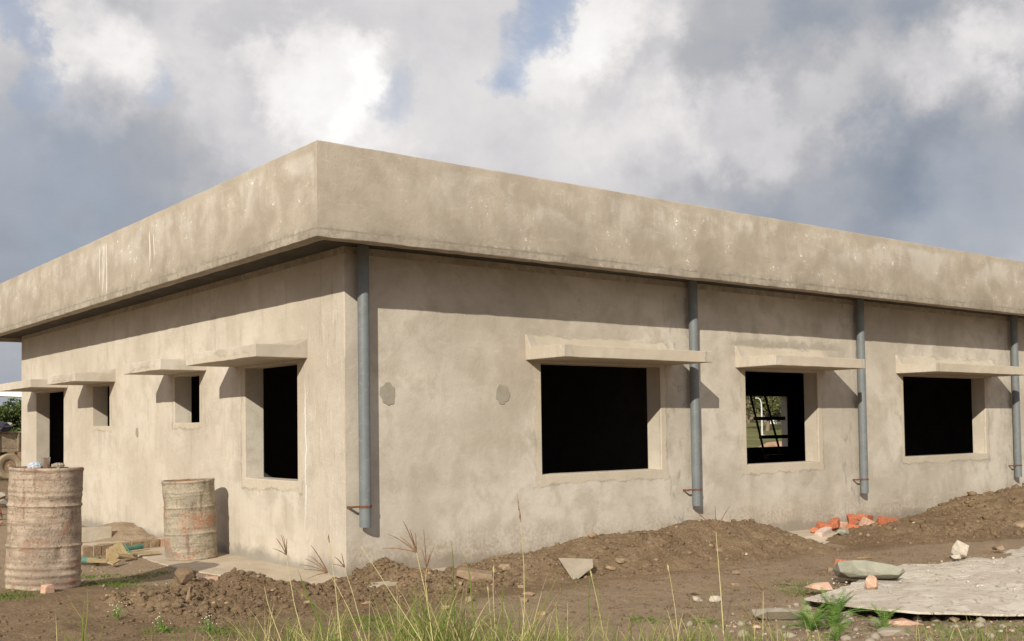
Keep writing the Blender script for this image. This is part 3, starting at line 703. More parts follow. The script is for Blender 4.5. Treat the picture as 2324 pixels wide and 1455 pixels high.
# round cement patches on the right wall, one small one on the left
def patch(cx, cz, rx, rz, side='R', seed=1):
    rr = random.Random(seed); n = 46; pt_ = []
    for k in range(n):
        a = 2*math.pi*k/n; q = 1+0.06*math.sin(2*a+seed)+0.06*math.sin(3*a+seed*1.7)+0.05*math.sin(5*a+seed*2)+0.04*math.sin(9*a+seed)+rr.uniform(-.035, .035); pt_.append((cx+rx*q*math.cos(a), cz+rz*q*math.sin(a)))
    bm = bmesh.new()
    mk = lambda s, z, d: (s, d, z) if side == 'R' else (d, s, z)
    f = [bm.verts.new(mk(s, z, -0.006)) for s, z in pt_]; b_ = [bm.verts.new(mk(cx+(s-cx)*1.07, cz+(z-cz)*1.07, 0.001)) for s, z in pt_]
    bm.faces.new(f)
    for k in range(n): bm.faces.new((f[k], b_[k], b_[(k+1) % n], f[(k+1) % n]))
    bmesh.ops.recalc_face_normals(bm, faces=bm.faces)
    bm_obj('plaster_patch', bm, M_PATCH, bld)
patch(0.478, 1.852, 0.085, 0.108, seed=3); patch(1.912, 1.86, 0.088, 0.108, seed=8); patch(5.62, 1.50, 0.055, 0.06, side='L', seed=5)

#=====OBJECTS
SLAB = [(2.053, -3.629, 0.120), (1.952, -3.935, 0.140), (1.845, -4.273, 0.160), (1.880, -4.484, 0.160), (2.008, -4.631, 0.145), (2.367, -4.832, 0.120), (2.727, -5.050, 0.100), (3.328, -5.629, 0.080), (10.880, -3.283, 0.050), (7.306, -2.834, 0.060), (6.590, -2.869, 0.060), (5.902, -2.935, 0.065), (5.107, -3.037, 0.065), (4.884, -2.832, 0.070), (4.335, -2.929, 0.080), (3.397, -3.320, 0.120), (2.682, -3.514, 0.120)]
STALKS = [
    ([(-2.188, -3.073, 0.765), (-2.175, -3.079, 0.659), (-2.148, -3.091, 0.475), (-2.099, -3.118, 0.251), (-2.057, -3.142, 0.055)], [(-2.272, -3.108, 0.873), (-2.226, -3.081, 0.888), (-2.193, -3.043, 0.878), (-2.153, -3.010, 0.857), (-2.276, -3.070, 0.811)], 'thin'),
    ([(-2.090, -3.398, 0.683), (-2.053, -3.423, 0.619), (-1.995, -3.462, 0.478), (-1.929, -3.505, 0.286), (-1.849, -3.556, 0.057)], [(-2.205, -3.412, 0.850), (-2.184, -3.361, 0.784), (-2.180, -3.300, 0.761), (-2.185, -3.232, 0.722), (-2.223, -3.359, 0.709), (-2.185, -3.323, 0.649)], 'thick'),
    ([(-1.862, -3.194, 0.674), (-1.851, -3.201, 0.625), (-1.824, -3.217, 0.529), (-1.789, -3.237, 0.374), (-1.751, -3.260, 0.226), (-1.710, -3.284, 0.066)], [(-1.947, -3.227, 0.747), (-1.891, -3.208, 0.762), (-1.913, -3.124, 0.693)], 'thick'),
    ([(-2.134, -3.499, 0.867), (-2.125, -3.502, 0.784), (-2.108, -3.509, 0.646), (-2.089, -3.514, 0.445), (-2.074, -3.520, 0.307), (-2.046, -3.530, 0.063)], 'fuzz', 'pale'),
    ([(-2.075, -3.795, 0.827), (-1.996, -3.849, 0.676), (-1.914, -3.905, 0.512), (-1.826, -3.966, 0.341), (-1.680, -4.065, 0.060)], 'fuzz', 'straw'),
    ([(-1.798, -3.882, 0.817), (-1.784, -3.890, 0.740), (-1.755, -3.905, 0.592), (-1.736, -3.914, 0.456), (-1.720, -3.920, 0.320), (-1.692, -3.930, 0.069)], [(-1.900, -3.906, 0.999), (-1.843, -3.885, 0.948), (-1.790, -3.862, 0.928), (-1.830, -3.766, 0.899), (-1.949, -3.833, 0.925), (-1.949, -3.767, 0.841)], 'long'),
    ([(-1.469, -3.497, 0.662), (-1.472, -3.491, 0.582), (-1.457, -3.495, 0.422), (-1.438, -3.501, 0.221), (-1.423, -3.506, 0.059)], [(-1.527, -3.558, 0.904), (-1.507, -3.505, 0.785), (-1.435, -3.497, 0.765), (-1.389, -3.469, 0.786), (-1.608, -3.453, 0.665), (-1.574, -3.414, 0.605)], 'thin'),
    ([(-1.210, -4.089, 0.961), (-1.201, -4.091, 0.821), (-1.193, -4.091, 0.694), (-1.188, -4.084, 0.465), (-1.198, -4.068, 0.274), (-1.209, -4.050, 0.064)], 'plume', 'straw'),
    ([(0.620, -3.977, 0.773), (0.632, -3.979, 0.609), (0.643, -3.981, 0.457), (0.652, -3.982, 0.351), (0.670, -3.983, 0.062)], [(0.446, -3.944, 0.921), (0.594, -3.996, 0.946), (0.713, -4.025, 0.943)], 'stiff'),
    ([(0.217, -3.907, 0.529), (0.232, -3.915, 0.431), (0.252, -3.924, 0.283), (0.266, -3.927, 0.135), (0.274, -3.929, 0.016)], 'fuzz', 'straw'),
    ([(0.720, -4.289, 0.387), (0.721, -4.284, 0.245), (0.721, -4.275, 0.053)], [(0.572, -4.275, 0.503), (0.700, -4.312, 0.521), (0.572, -4.149, 0.511)], 'thin'),
    ([(0.511, -4.373, 0.204), (0.514, -4.373, 0.152), (0.519, -4.373, 0.080), (0.521, -4.374, 0.058)], [(0.368, -4.364, 0.353), (0.401, -4.324, 0.304), (0.550, -4.378, 0.352)], 'thin'),
    ([(-1.085, -3.665, 0.616), (-1.086, -3.659, 0.508), (-1.078, -3.658, 0.345), (-1.067, -3.659, 0.183), (-1.060, -3.660, 0.061)], 'fuzz', 'straw'),
    ([(-0.468, -3.885, 0.553), (-0.447, -3.897, 0.441), (-0.423, -3.909, 0.301), (-0.399, -3.920, 0.133), (-0.388, -3.925, 0.051)], 'fuzz', 'straw'),
    ([(-0.987, -3.481, 0.464), (-0.974, -3.484, 0.310), (-0.961, -3.486, 0.143), (-0.955, -3.488, 0.058)], 'fuzz', 'straw'),
    ([(-2.335, -3.078, 0.592), (-2.318, -3.087, 0.493), (-2.281, -3.109, 0.363), (-2.249, -3.129, 0.259), (-2.189, -3.167, 0.063)], [(-2.440, -3.094, 0.627), (-2.355, -3.098, 0.678), (-2.437, -2.969, 0.616), (-2.174, -3.104, 0.519)], 'thin'),
]
BLADES = [
    ([(-1.530, -3.839, 0.867), (-1.504, -3.823, 0.772), (-1.483, -3.798, 0.564), (-1.457, -3.773, 0.264)], 0.010),
    ([(-1.430, -3.786, 0.802), (-1.391, -3.788, 0.734), (-1.357, -3.785, 0.640), (-1.323, -3.774, 0.389), (-1.299, -3.760, 0.228)], 0.011),
    ([(-1.144, -4.384, 0.734), (-1.164, -4.338, 0.646), (-1.184, -4.294, 0.559), (-1.214, -4.240, 0.438), (-1.251, -4.179, 0.285)], 0.012),
    ([(-0.754, -4.172, 0.589), (-0.734, -4.139, 0.447), (-0.700, -4.112, 0.202)], 0.010),
    ([(-0.643, -4.130, 0.563), (-0.613, -4.101, 0.349), (-0.563, -4.091, 0.181)], 0.008),
    ([(-2.230, -3.291, 0.711), (-2.187, -3.288, 0.605), (-2.112, -3.306, 0.421), (-2.036, -3.326, 0.261)], 0.012),
    ([(-2.320, -3.220, 0.666), (-2.246, -3.249, 0.612), (-2.158, -3.288, 0.525), (-2.025, -3.359, 0.392), (-1.932, -3.400, 0.258)], 0.009),
    ([(-2.939, -1.723, 0.496), (-2.923, -1.699, 0.391), (-2.923, -1.661, 0.243), (-2.927, -1.619, 0.093)], 0.010),
    ([(-2.950, -1.712, 0.453), (-2.947, -1.666, 0.304), (-2.939, -1.621, 0.095)], 0.008),
    ([(-3.051, -1.636, 0.469), (-3.003, -1.637, 0.378), (-2.946, -1.645, 0.286), (-2.923, -1.623, 0.093)], 0.008),
    ([(-3.109, -1.586, 0.355), (-3.037, -1.607, 0.292), (-2.951, -1.640, 0.243), (-2.923, -1.623, 0.093)], 0.007),
    ([(-1.155, -3.865, 0.643), (-1.143, -3.826, 0.506), (-1.121, -3.788, 0.222)], 0.008),
    ([(-1.807, -3.871, 0.733), (-1.867, -3.783, 0.737), (-1.912, -3.705, 0.697)], 0.003),
    ([(-1.782, -3.505, 0.588), (-1.700, -3.518, 0.400), (-1.628, -3.523, 0.236)], 0.008),
    ([(-1.516, -3.712, 0.635), (-1.474, -3.694, 0.448), (-1.432, -3.675, 0.233)], 0.007),
    ([(-1.658, -3.599, 0.547), (-1.607, -3.589, 0.398), (-1.545, -3.587, 0.235)], 0.009),
]
TUFTS = [(-2.285, -2.333, 0.059, 10, 0.28), (-2.281, -2.718, 0.057, 22, 0.42), (-2.244, -3.002, 0.070, 24, 0.42), (-1.973, -2.701, 0.054, 26, 0.36), (-2.115, -3.228, 0.064, 34, 0.46), (-1.884, -3.024, 0.055, 26, 0.42), (-1.992, -3.451, 0.073, 30, 0.48), (-1.786, -3.355, 0.066, 34, 0.44), (-1.790, -3.606, 0.067, 34, 0.46), (-1.609, -3.491, 0.064, 44, 0.55), (-1.715, -3.791, 0.073, 60, 0.62), (-1.541, -3.671, 0.060, 60, 0.60), (-1.342, -3.570, 0.069, 46, 0.58), (-1.377, -3.797, 0.065, 40, 0.50), (-1.162, -3.709, 0.074, 34, 0.48), (-1.266, -4.011, 0.082, 34, 0.46), (-1.046, -3.925, 0.065, 46, 0.52), (-1.180, -4.204, 0.063, 46, 0.50), (-0.824, -3.969, 0.053, 34, 0.40), (-0.765, -4.142, 0.061, 30, 0.40), (-0.532, -4.067, 0.065, 26, 0.34), (-0.226, -4.049, 0.051, 12, 0.24), (-0.041, -4.064, 0.049, 22, 0.30), (0.018, -4.236, 0.057, 18, 0.27), (0.184, -4.237, 0.049, 24, 0.32), (0.217, -4.390, 0.052, 16, 0.30), (0.453, -4.444, 0.061, 14, 0.28), (0.588, -4.548, 0.058, 14, 0.26), (1.418, -5.189, 0.068, 14, 0.22), (1.598, -5.327, 0.047, 22, 0.26), (1.655, -5.498, 0.050, 14, 0.20), (-2.966, -1.745, 0.059, 12, 0.30), (-2.465, -2.194, 0.061, 10, 0.20), (-2.631, -1.939, 0.067, 10, 0.16), (0.596, -4.809, 0.059, 18, 0.25)]
LADDER = [(19.828, 11.000, 2.237), (20.301, 11.000, 0.852), (20.492, 11.000, 2.241), (21.039, 11.000, 0.837), (19.869, 11.000, 1.676), (21.131, 11.000, 1.644), (20.090, 11.000, 1.138), (21.216, 11.000, 1.107)]

# ------------------------------------------------------------------ drums
def drum(name, loc, Rr, H, seed, mat, tilt, hoops, lid, label):
    root = empty(name, loc); root.rotation_euler = tilt; tag(root, label, 'oil drum', 'steel oil drums in front of the left wall')
    rr = np.random.RandomState(seed); n = 96; nz = 130
    zs = np.linspace(0, H, nz); V = []; F = []
    th = np.arange(n)/n*2*math.pi
    dents = [(rr.rand()*6.28, rr.rand()*H, 0.10+0.22*rr.rand(), 0.05+0.09*rr.rand(), 0.004+0.016*rr.rand()) for _ in range(26)]
    for z in zs:
        r = np.full(n, Rr)
        for (hz, hh, hw) in hoops: r = r+hh*math.exp(-((z-hz)/hw)**2)
        r = r+0.007*math.exp(-((z-0.012)/0.012)**2)+0.008*math.exp(-((z-H+0.012)/0.012)**2)
        for (a, dzv, wa, wz, dp) in dents:
            da = np.abs((th-a+math.pi) % (2*math.pi)-math.pi); r = r-dp*np.exp(-(da/wa)**2-((z-dzv)/wz)**2)
        r = r+0.004*np.sin(3*th+seed+z*3)+0.003*np.sin(5*th+seed*2-z*4)
        for k in range(n): V.append((r[k]*math.cos(th[k]), r[k]*math.sin(th[k]), z+0.003*math.sin(2*th[k]+seed)*(z/H)))
    F = [(j*n+k, j*n+(k+1) % n, (j+1)*n+(k+1) % n, (j+1)*n+k) for j in range(nz-1) for k in range(n)]
    # rolled rim and inside wall
    last = nz-1
    base = len(V)
    for (dr, dzv) in ((-0.006, 0.006), (-0.014, 0.004), (-0.018, -0.02), (-0.020, -0.35)):
        for k in range(n):
            x, y, z = V[last*n+k]; q = math.hypot(x, y); V.append((x*(q+dr)/q, y*(q+dr)/q, z+dzv))
    prev = last*n
    for j in range(4):
        cur = base+j*n; F += [(prev+k, prev+(k+1) % n, cur+(k+1) % n, cur+k) for k in range(n)]; prev = cur
    F.append(tuple(range(n))[::-1])
    mesh_obj('body', V, F, mat, root, 50)
    # crusted lid, sagging
    bm = bmesh.new(); c = bm.verts.new((0, 0, H-lid[0])); rings = []
    for j in range(1, 10):
        q = (Rr-0.017)*j/9; rings.append([bm.verts.new((q*math.cos(a), q*math.sin(a), H-lid[0]*(1-(j/9)**3)-lid[1]+0.012*rr.randn()*(j < 9)*0.5)) for a in th[::3]])
    m_ = len(rings[0])
    for k in range(m_): bm.faces.new((c, rings[0][k], rings[0][(k+1) % m_]))
    for j in range(8):
        for k in range(m_): bm.faces.new((rings[j][k], rings[j+1][k], rings[j+1][(k+1) % m_], rings[j][(k+1) % m_]))
    bm_obj('lid', bm, M_LID, root, 60)
    return root
M_LID = mat_simple("rusted_lid_crust", (0.27, 0.13, 0.075), (0.36, 0.20, 0.12), 7, c3=(0.20, 0.09, 0.05), bump=0.9, bdist=0.01)
H1 = 1.0
D1X, D1Y, D1Z = -2.577, 0.63, 0.215
drum('oil_drum', (D1X, D1Y, D1Z), 0.293, H1, 3, M_DR1, (math.radians(0.4), math.radians(1.6), 0), [(0.355, .011, .011), (0.69, .012, .011), (0.06, .009, .016), (0.12, .012, .018), (0.18, .010, .016), (0.235, .005, .014), (0.77, .004, .014), (0.82, .004, .014)], (0.03, 0.012),
     'larger dented rusty oil drum with steel cup and plastic bag on top')
drum('oil_drum', (-0.447, 2.655, 0.098), 0.283, 0.865, 9, M_DR2, (math.radians(-0.6), math.radians(-1.7), 0), [(0.287, .010, .010), (0.575, .010, .010)], (0.02, 0.004),
     'smaller mortar-caked oil drum with an orange rust band standing close to the wall')

M_STEEL = mat_simple("polished_steel", (0.62, 0.62, 0.60), (0.55, 0.55, 0.54), 20, rough=0.32, bump=0.1, bdist=0.001, metal=0.9)
cup = empty('steel_cup', (D1X+0.075, D1Y+0.20, D1Z+H1-0.005)); tag(cup, 'shiny steel tumbler standing on the larger rusty drum', 'cup')
bm = bmesh.new(); n = 40; rg = []
for (r_, z) in ((0.0, 0.002), (0.026, 0.0), (0.029, 0.003), (0.037, 0.088), (0.0385, 0.090), (0.036, 0.089), (0.028, 0.006), (0.0, 0.006)):
    rg.append([bm.verts.new((r_*math.cos(2*math.pi*k/n), r_*math.sin(2*math.pi*k/n), z)) for k in range(n)])
for j in range(len(rg)-1):
    for k in range(n): bm.faces.new((rg[j][k], rg[j][(k+1) % n], rg[j+1][(k+1) % n], rg[j+1][k]))
bmesh.ops.remove_doubles(bm, verts=bm.verts, dist=1e-5)
bm_obj('cup_body', bm, M_STEEL, cup, 40)
def crumple(name, loc, s, mat, seed, label, cat):
    bm = bmesh.new(); bmesh.ops.create_icosphere(bm, subdivisions=4, radius=1.0); rr = np.random.RandomState(seed)
    ks = [(Vector(rr.randn(3)).normalized(), rr.rand()*6, 4+5*rr.rand()) for _ in range(14)]
    for v in bm.verts:
        d = v.co.normalized(); q = 1.0
        for (a, ph, fr) in ks: q += 0.055*abs(math.sin(fr*d.dot(a)+ph))-0.02
        v.co = Vector((d.x*s[0]*q, d.y*s[1]*q, max(d.z*s[2]*q, -s[2]*0.6)))
    o = bm_obj(name, bm, mat, None, 20, loc); tag(o, label, cat); return o
M_BAG = mat_simple("thin_bluish_plastic", (0.40, 0.45, 0.52), (0.52, 0.56, 0.60), 30, rough=0.35, bump=0.5, bdist=0.004)
crumple('plastic_bag', (D1X-0.01, D1Y+0.235, D1Z+H1+0.008), (0.046, 0.040, 0.034), M_BAG, 4, 'crumpled pale blue plastic bag beside the steel cup on the drum', 'plastic bag')
crumple('cloth_scrap', (D1X+0.165, D1Y+0.15, D1Z+H1+0.012), (0.045, 0.034, 0.020), M_CONG, 6, 'small tan wad of rag lying right of the steel cup on the drum', 'rag')

# ------------------------------------------------------------------ stones, bricks, rubble
def hull(points, mat, name, loc, rot=(0, 0, 0), parent=None, bev=0.004):
    bm = bmesh.new()
    for p in points: bm.verts.new(p)
    r_ = bmesh.ops.convex_hull(bm, input=bm.verts)
    bmesh.ops.delete(bm, geom=[g for g in r_['geom_interior'] if isinstance(g, bmesh.types.BMVert)], context='VERTS')
    bmesh.ops.recalc_face_normals(bm, faces=bm.faces)
    o = bm_obj(name, bm, mat, parent, None, loc); o.rotation_euler = rot
    if bev: bevel(o, bev, 2)
    return o
def rock(name, label, cat, x, y, sx, sy, sz, mat, seed, sink=0.25, boxy=False, rz=0.0, tilt=(0, 0), z=None, group=None, npt=18):
    rr = np.random.RandomState(seed); P = []
    if boxy:
        for cx_ in (-1, 1):
            for cy_ in (-1, 1):
                for cz_ in (-1, 1):
                    if rr.rand() < 0.62:
                        k = 0.25+0.65*rr.rand(); P += [(cx_*sx/2*(1-k), cy_*sy/2, cz_*sz/2), (cx_*sx/2, cy_*sy/2*(1-k), cz_*sz/2), (cx_*sx/2, cy_*sy/2, cz_*sz/2*(1-k))]
                    else: P.append((cx_*sx/2*(1-0.22*rr.rand()), cy_*sy/2*(1-0.22*rr.rand()), cz_*sz/2*(1-0.15*rr.rand())))
    else:
        for _ in range(npt):
            d = rr.randn(3); d /= np.linalg.norm(d); q = 0.85+0.2*rr.rand(); d = np.sign(d)*np.abs(d)**0.72; P.append((d[0]*sx/2*q, d[1]*sy/2*q, d[2]*sz/2*q))
    zz_ = (tz(x, y) if z is None else z)
    o = hull(P, mat, name, (x, y, zz_+sz/2-sink*sz), (math.radians(tilt[0]), math.radians(tilt[1]), rz), bev=min(0.006, sz*0.12))
    tag(o, label, cat, group); return o
GP = 'broken red bricks heaped against the wall'
BR = [(6.93, 0.10, .20, .11, .07, 20, 5, 'flat orange brick piece at the left end of the heap'), (7.15, 0.125, .17, .13, .11, -30, 12, 'squat red brick lump second from the left in the heap'), (7.33, 0.165, .17, .12, .09, 25, -20, 'tilted red brick piece above the limewashed brick'),
      (7.56, 0.12, .16, .13, .10, -15, 8, 'pinkish brick piece in the dip of the brick heap'), (7.62, 0.045, .21, .15, .17, 15, 10, 'bright red rough brick in the middle front of the heap'), (7.79, 0.19, .17, .12, .10, 40, -14, 'peaked orange brick at the back of the heap'),
      (7.95, 0.10, .20, .12, .17, -25, 26, 'pale pink split brick leaning on the heap'), (8.10, 0.185, .25, .16, .10, 10, 8, 'topmost broad orange brick of the heap'), (8.02, 0.02, .15, .12, .10, 60, 0, 'dark red brick stub low in the heap'),
      (8.34, 0.11, .14, .10, .09, -30, 14, 'small orange brick bit in front of the topmost one'), (8.60, 0.125, .33, .12, .09, -8, 9, 'long bright orange brick at the right end of the heap'), (7.42, 0.04, .16, .12, .10, 60, 0, 'brown-red brick stub beneath the tilted piece'), (8.25, 0.03, .14, .12, .12, 20, 0, 'red brick stub half buried under the topmost brick'), (7.80, 0.05, .15, .13, .12, 80, 0, 'red brick stub buried at the centre of the heap')]
for i, (x, z, sx, sy, sz, rz, tl, lab) in enumerate(BR):
    rock('broken_brick', lab, 'brick', x, -0.30-(0.10 if 'front' in lab or 'leaning' in lab else 0)+(0.04*(i % 2)), sx, sy, sz, M_BRDUST if i in (3, 6) else M_BRICK, 30+i, 0.5, True, math.radians(rz), (tl*0.5, tl), z=z, group=GP)
rock('broken_brick', 'limewashed pale brick lying flat left of the red heap', 'brick', 6.90, -0.42, .34, .13, .11, M_BRWH, 61, 0.1, True, math.radians(14), (0, -9), z=0.02)
rock('broken_brick', 'small dusty brick end beside the limewashed brick', 'brick', 6.55, -0.42, .11, .1, .08, M_BRDUST, 62, 0.2, True, 0.3)
rock('stone', 'grey flat stone below the left of the red brick heap', 'stone', 7.05, -0.62, .22, .14, .09, M_STGR, 63, 0.3)
rock('broken_brick', 'lone bright orange brick lump by the green-grey slab stone', 'brick', 4.19, -2.55, .20, .13, .11, M_BRICK, 65, 0.2, True, 0.35, (8, 6))
rock('concrete_wedge', 'grey concrete wedge set point down in the soil ridge', 'concrete lump', 1.70, -1.33, .0, .0, .0, M_CONG, 66) if False else None
P = [(-.165, -.05, .105), (.165, -.05, .10), (.17, -.05, .02), (.02, -.05, -.095), (-.03, -.05, -.095), (-.16, .06, .11), (.16, .06, .105), (.15, .07, .0), (0, .06, -.1), (.10, -.06, -.02), (-.12, -.052, .05)]
o = hull(P, M_CONG, 'concrete_lump', (1.70, -1.33, 0.155), (math.radians(-12), math.radians(2), -0.60)); tag(o, 'grey wedge of broken concrete set point down in the soil bank', 'concrete lump')
rr = np.random.RandomState(8); P = []
for _ in range(46):
    d = rr.randn(3); d /= np.linalg.norm(d); d = np.sign(d)*np.abs(d)**0.6; P.append((d[0]*.30, d[1]*.20, d[2]*.075*(1.15 if d[0] < 0.3 else 0.85)))
o = hull(P, M_STGR, 'flat_stone', (3.38, -3.36, 0.19), (math.radians(-12), math.radians(4), -0.78), bev=0.008); tag(o, 'big green-grey flat stone with bluish face lying across the dusty slab edge', 'stone')
rock('stone', 'tall knobbly whitish stone at the back edge of the dusty slab', 'stone', 5.58, -3.02, .20, .17, .22, M_STWH, 68, 0.12, z=0.10)
rock('stone', 'low whitish stone crumb left of the knobbly white stone', 'stone', 5.40, -3.06, .13, .10, .07, M_STWH, 69, 0.2, z=0.10)
rock('broken_brick', 'rounded pink brick in front of the green-grey stone', 'brick', 2.83, -3.74, .15, .12, .12, M_BRDUST, 70, 0.15, False, 0.5, z=0.14, npt=40)
rock('broken_brick', 'flat pinkish brick slab left of the rounded pink brick', 'brick', 2.50, -3.50, .30, .20, .06, M_BRDUST, 71, 0.1, False, -0.6, z=0.13)
rock('stone', 'crumbly white stone near the tall straw stalk', 'stone', 1.72, -3.02, .12, .09, .065, M_STWH, 72, 0.2)
rock('stone', 'rounded tan stone sitting on the crest of the soil ridge', 'stone', 2.44, -0.80, .10, .09, .075, M_STONE, 73, 0.15)
rock('stone', 'orange-tan flat stone right of the concrete wedge', 'stone', 2.12, -1.38, .13, .08, .05, M_STONE, 74, 0.2, tilt=(0, 12))
rock('stone', 'dark brown stone upper right of the orange-tan one', 'stone', 2.34, -1.28, .11, .09, .06, M_BRSOIL, 75, 0.2)
rock('stone', 'long flat soil-brown stone with shadowed underside near the corner', 'stone', 0.76, -1.02, .36, .18, .085, M_BRSOIL, 76, 0.0, True, -0.55, (6, 9))
rock('stone', 'angular brown stone above the long flat one', 'stone', 1.16, -0.95, .17, .12, .07, M_BRSOIL, 77, 0.2, tilt=(0, -8))
SM = [(1.00, -1.37, .085, .07, .05, 'tan pointed stone behind the tallest reddish stalk'), (.70, -1.85, .12, .08, .05, 'light brown stone below the pointed tan one'), (.50, -2.03, .09, .06, .04, 'small flat brown stone low by the reddish stalk'),
      (.16, -1.74, .10, .09, .06, 'dark tan stone right of the thick grass'), (-.47, -.30, .07, .05, .04, 'pale stone on the bank below the wall corner'), (-.98, -1.07, .09, .08, .055, 'round ochre stone in the dark bank left of the grass'),
      (-.60, -1.36, .10, .07, .05, 'tan and white stone on the slope below the corner mound'), (1.66, -2.88, .11, .08, .055, 'reddish brown stone left of the crumbly white one'), (1.93, -2.62, .13, .09, .04, 'flat ochre stone above the reddish brown one'),
      (4.04, -1.44, .10, .05, .03, 'thin pale flake standing on the right mound slope'), (3.78, -1.32, .05, .09, .05, 'upright ochre flake under the spiky seed head'), (3.50, -.84, .10, .08, .04, 'flat orange stone on the saddle of the ridge'),
      (5.06, -2.24, .20, .10, .04, 'long flat tan stone behind the dusty slab'), (4.00, -2.53, .07, .06, .05, 'ochre pebble left of the lone orange brick'), (6.40, -3.00, .22, .12, .06, 'flat rust-brown stone at the far edge of the dusty slab'),
      (9.00, -2.00, .35, .22, .10, 'large dark flat stone at the right end of the ridge'), (8.55, -.75, .20, .06, .03, 'thin white shard on the ridge right of the bricks'), (-1.05, -.60, .10, .07, .05, 'pale ochre stone under the dark left mound'), (-0.2, -1.9, .11, .08, .05, 'broad tan stone at the foot of the thick grass'), (2.6, -2.5, .10, .07, .04, 'small grey-tan stone right of the flat ochre one'), (3.1, -2.1, .09, .08, .045, 'rough brown stone on the flat before the right mound'), (0.2, -2.6, .09, .06, .04, 'tan stone showing between the grass blades')]
for i, (x, y, a, b_, c_, lab) in enumerate(SM):
    rock('stone', lab, 'stone', x, y, a, b_, c_, M_STWH if ('white' in lab and 'tan' not in lab) or 'pale flake' in lab else (M_BRSOIL if 'brown' in lab or 'dark' in lab else M_STONE), 100+i, 0.22, rz=R.uniform(0, 3), tilt=(R.uniform(-8, 8), R.uniform(-10, 10)), z=0.11 if 'edge of the dusty' in lab else None)
o = rock('curved_tile', 'large rounded buff slab of stone with a cracked front corner, low right', 'stone', 1.46, -3.86, .44, .26, .10, M_CONG, 131, 0.15, rz=-0.5, tilt=(-10, 4), npt=30)
rock('stone', 'pinkish flat rubble stone right of the feathery weed', 'stone', 1.98, -4.55, .28, .16, .06, M_BRDUST, 132, 0.3, rz=-0.4, npt=26)
rock('stone', 'grey flat rubble stone nearest the bottom by the feathery weed', 'stone', 1.55, -4.72, .22, .16, .07, M_CONG, 133, 0.3, rz=-0.7)
rock('stone', 'dark chipped stone below the dusty slab front edge', 'stone', 2.3, -4.75, .11, .07, .05, M_BRSOIL, 134, 0.2)
rock('stone', 'small buff stone under the feathery weed', 'stone', 1.75, -4.25, .12, .08, .05, M_STWH, 135, 0.3)
rock('stone', 'buff rubble stone between slab and weed', 'stone', 1.95, -4.1, .16, .10, .06, M_CONG, 136, 0.35)
rock('broken_brick', 'small square brick bit at the foot of the larger drum', 'brick', -2.66, 0.20, .09, .08, .075, M_BRDUST, 137, 0.1, True, 0.3)
rock('soil_clod', 'big round lump of dark soil on top of the left bank', 'soil clod', -1.62, -.08, .19, .17, .15, M_CLOD, 138, 0.25, npt=60)
rock('broken_brick', 'red brick chip half hidden beside the big soil lump', 'brick', -1.36, .03, .16, .07, .05, M_BRDUST, 139, 0.1, True, -0.2)
rock('stone', 'upright buff splinter stuck in the bank below the big soil lump', 'stone', -1.76, -.52, .04, .05, .16, M_STONE, 140, 0.2, tilt=(0, 18))

# dusty slab with a thin broken front edge
bm = bmesh.new(); n = len(SLAB)
pl_ = []
for i in range(n):
    a = Vector(SLAB[i]); b_ = Vector(SLAB[(i+1) % n]); m_ = max(1, int((b_-a).length/0.12)) if i < 7 or i > 8 else max(1, int((b_-a).length/0.25))
    for k in range(m_):
        p = a.lerp(b_, k/m_); j = 0.012 if i < 7 else 0.03
        pl_.append(Vector((p.x+R.uniform(-j, j), p.y+R.uniform(-j, j), p.z+R.uniform(-.003, .003))))
cen = Vector((4.6, -3.9, 0.105))
top = [bm.verts.new(p) for p in pl_]; rings = [top]
for q in (0.88, 0.7, 0.5, 0.3, 0.12):
    rings.append([bm.verts.new(cen.lerp(p, q)+Vector((0, 0, 0.012*math.sin(p.x*5*q+q*9)+R.uniform(-.004, .004)))) for p in pl_])
cv = bm.verts.new(cen); m_ = len(pl_)
for j in range(5):
    for k in range(m_): bm.faces.new((rings[j][k], rings[j][(k+1) % m_], rings[j+1][(k+1) % m_], rings[j+1][k]))
for k in range(m_): bm.faces.new((rings[5][k], rings[5][(k+1) % m_], cv))
bot = [bm.verts.new(p-Vector((0, 0, 0.016))) for p in pl_]
for k in range(m_): bm.faces.new((top[k], bot[k], bot[(k+1) % m_], top[(k+1) % m_]))
bm.faces.new(bot[::-1]); bmesh.ops.recalc_face_normals(bm, faces=bm.faces)
def mat_slab():
    m, t, b = newmat("dusty_slab"); P = geo(t).outputs['Position']
    q = t.vm('MULTIPLY', P, (1.0, 1.6, 1.0)); n = t.noise(q, 2.2, 7, 0.66, 0.6); n2 = t.noise(q, 9, 6, 0.7, 0.4); n3 = t.noise(P, 45, 4, 0.7)
    c = t.mix(t.rng(n, 0.36, 0.62), (0.54, 0.465, 0.38), (0.70, 0.63, 0.535))
    c = t.mix(t.rng(n2, 0.54, 0.68, 0, 0.65), c, (0.34, 0.275, 0.21)); c = t.mix(t.rng(n3, 0.60, 0.70, 0, 0.6), c, (0.24, 0.19, 0.14)); c = t.mix(t.rng(n3, 0.40, 0.30, 0, 0.5), c, (0.66, 0.61, 0.54))
    wp = t.vm('ADD', P, t.vm('SCALE', t.vm('SUBTRACT', t.noise(P, 3.0, 4, 0.7, col=True), (0.5, 0.5, 0.5)), scale=0.5))
    ck = t.m('MULTIPLY', t.rng(t.vor(wp, 2.2, 'DISTANCE_TO_EDGE'), 0.016, 0.004), t.rng(n, 0.46, 0.52)); c = t.mix(t.m('MULTIPLY', ck, 0.4), c, (0.28, 0.22, 0.16))
    t.l.new(c, b.inputs['Base Color']); b.inputs['Roughness'].default_value = 0.95
    h = t.m('ADD', t.m('MULTIPLY', n2, 1.5), t.m('SUBTRACT', n3, t.m('MULTIPLY', ck, 1.5))); t.l.new(t.bump(h, 0.9, 0.02), b.inputs['Normal'])
    return m
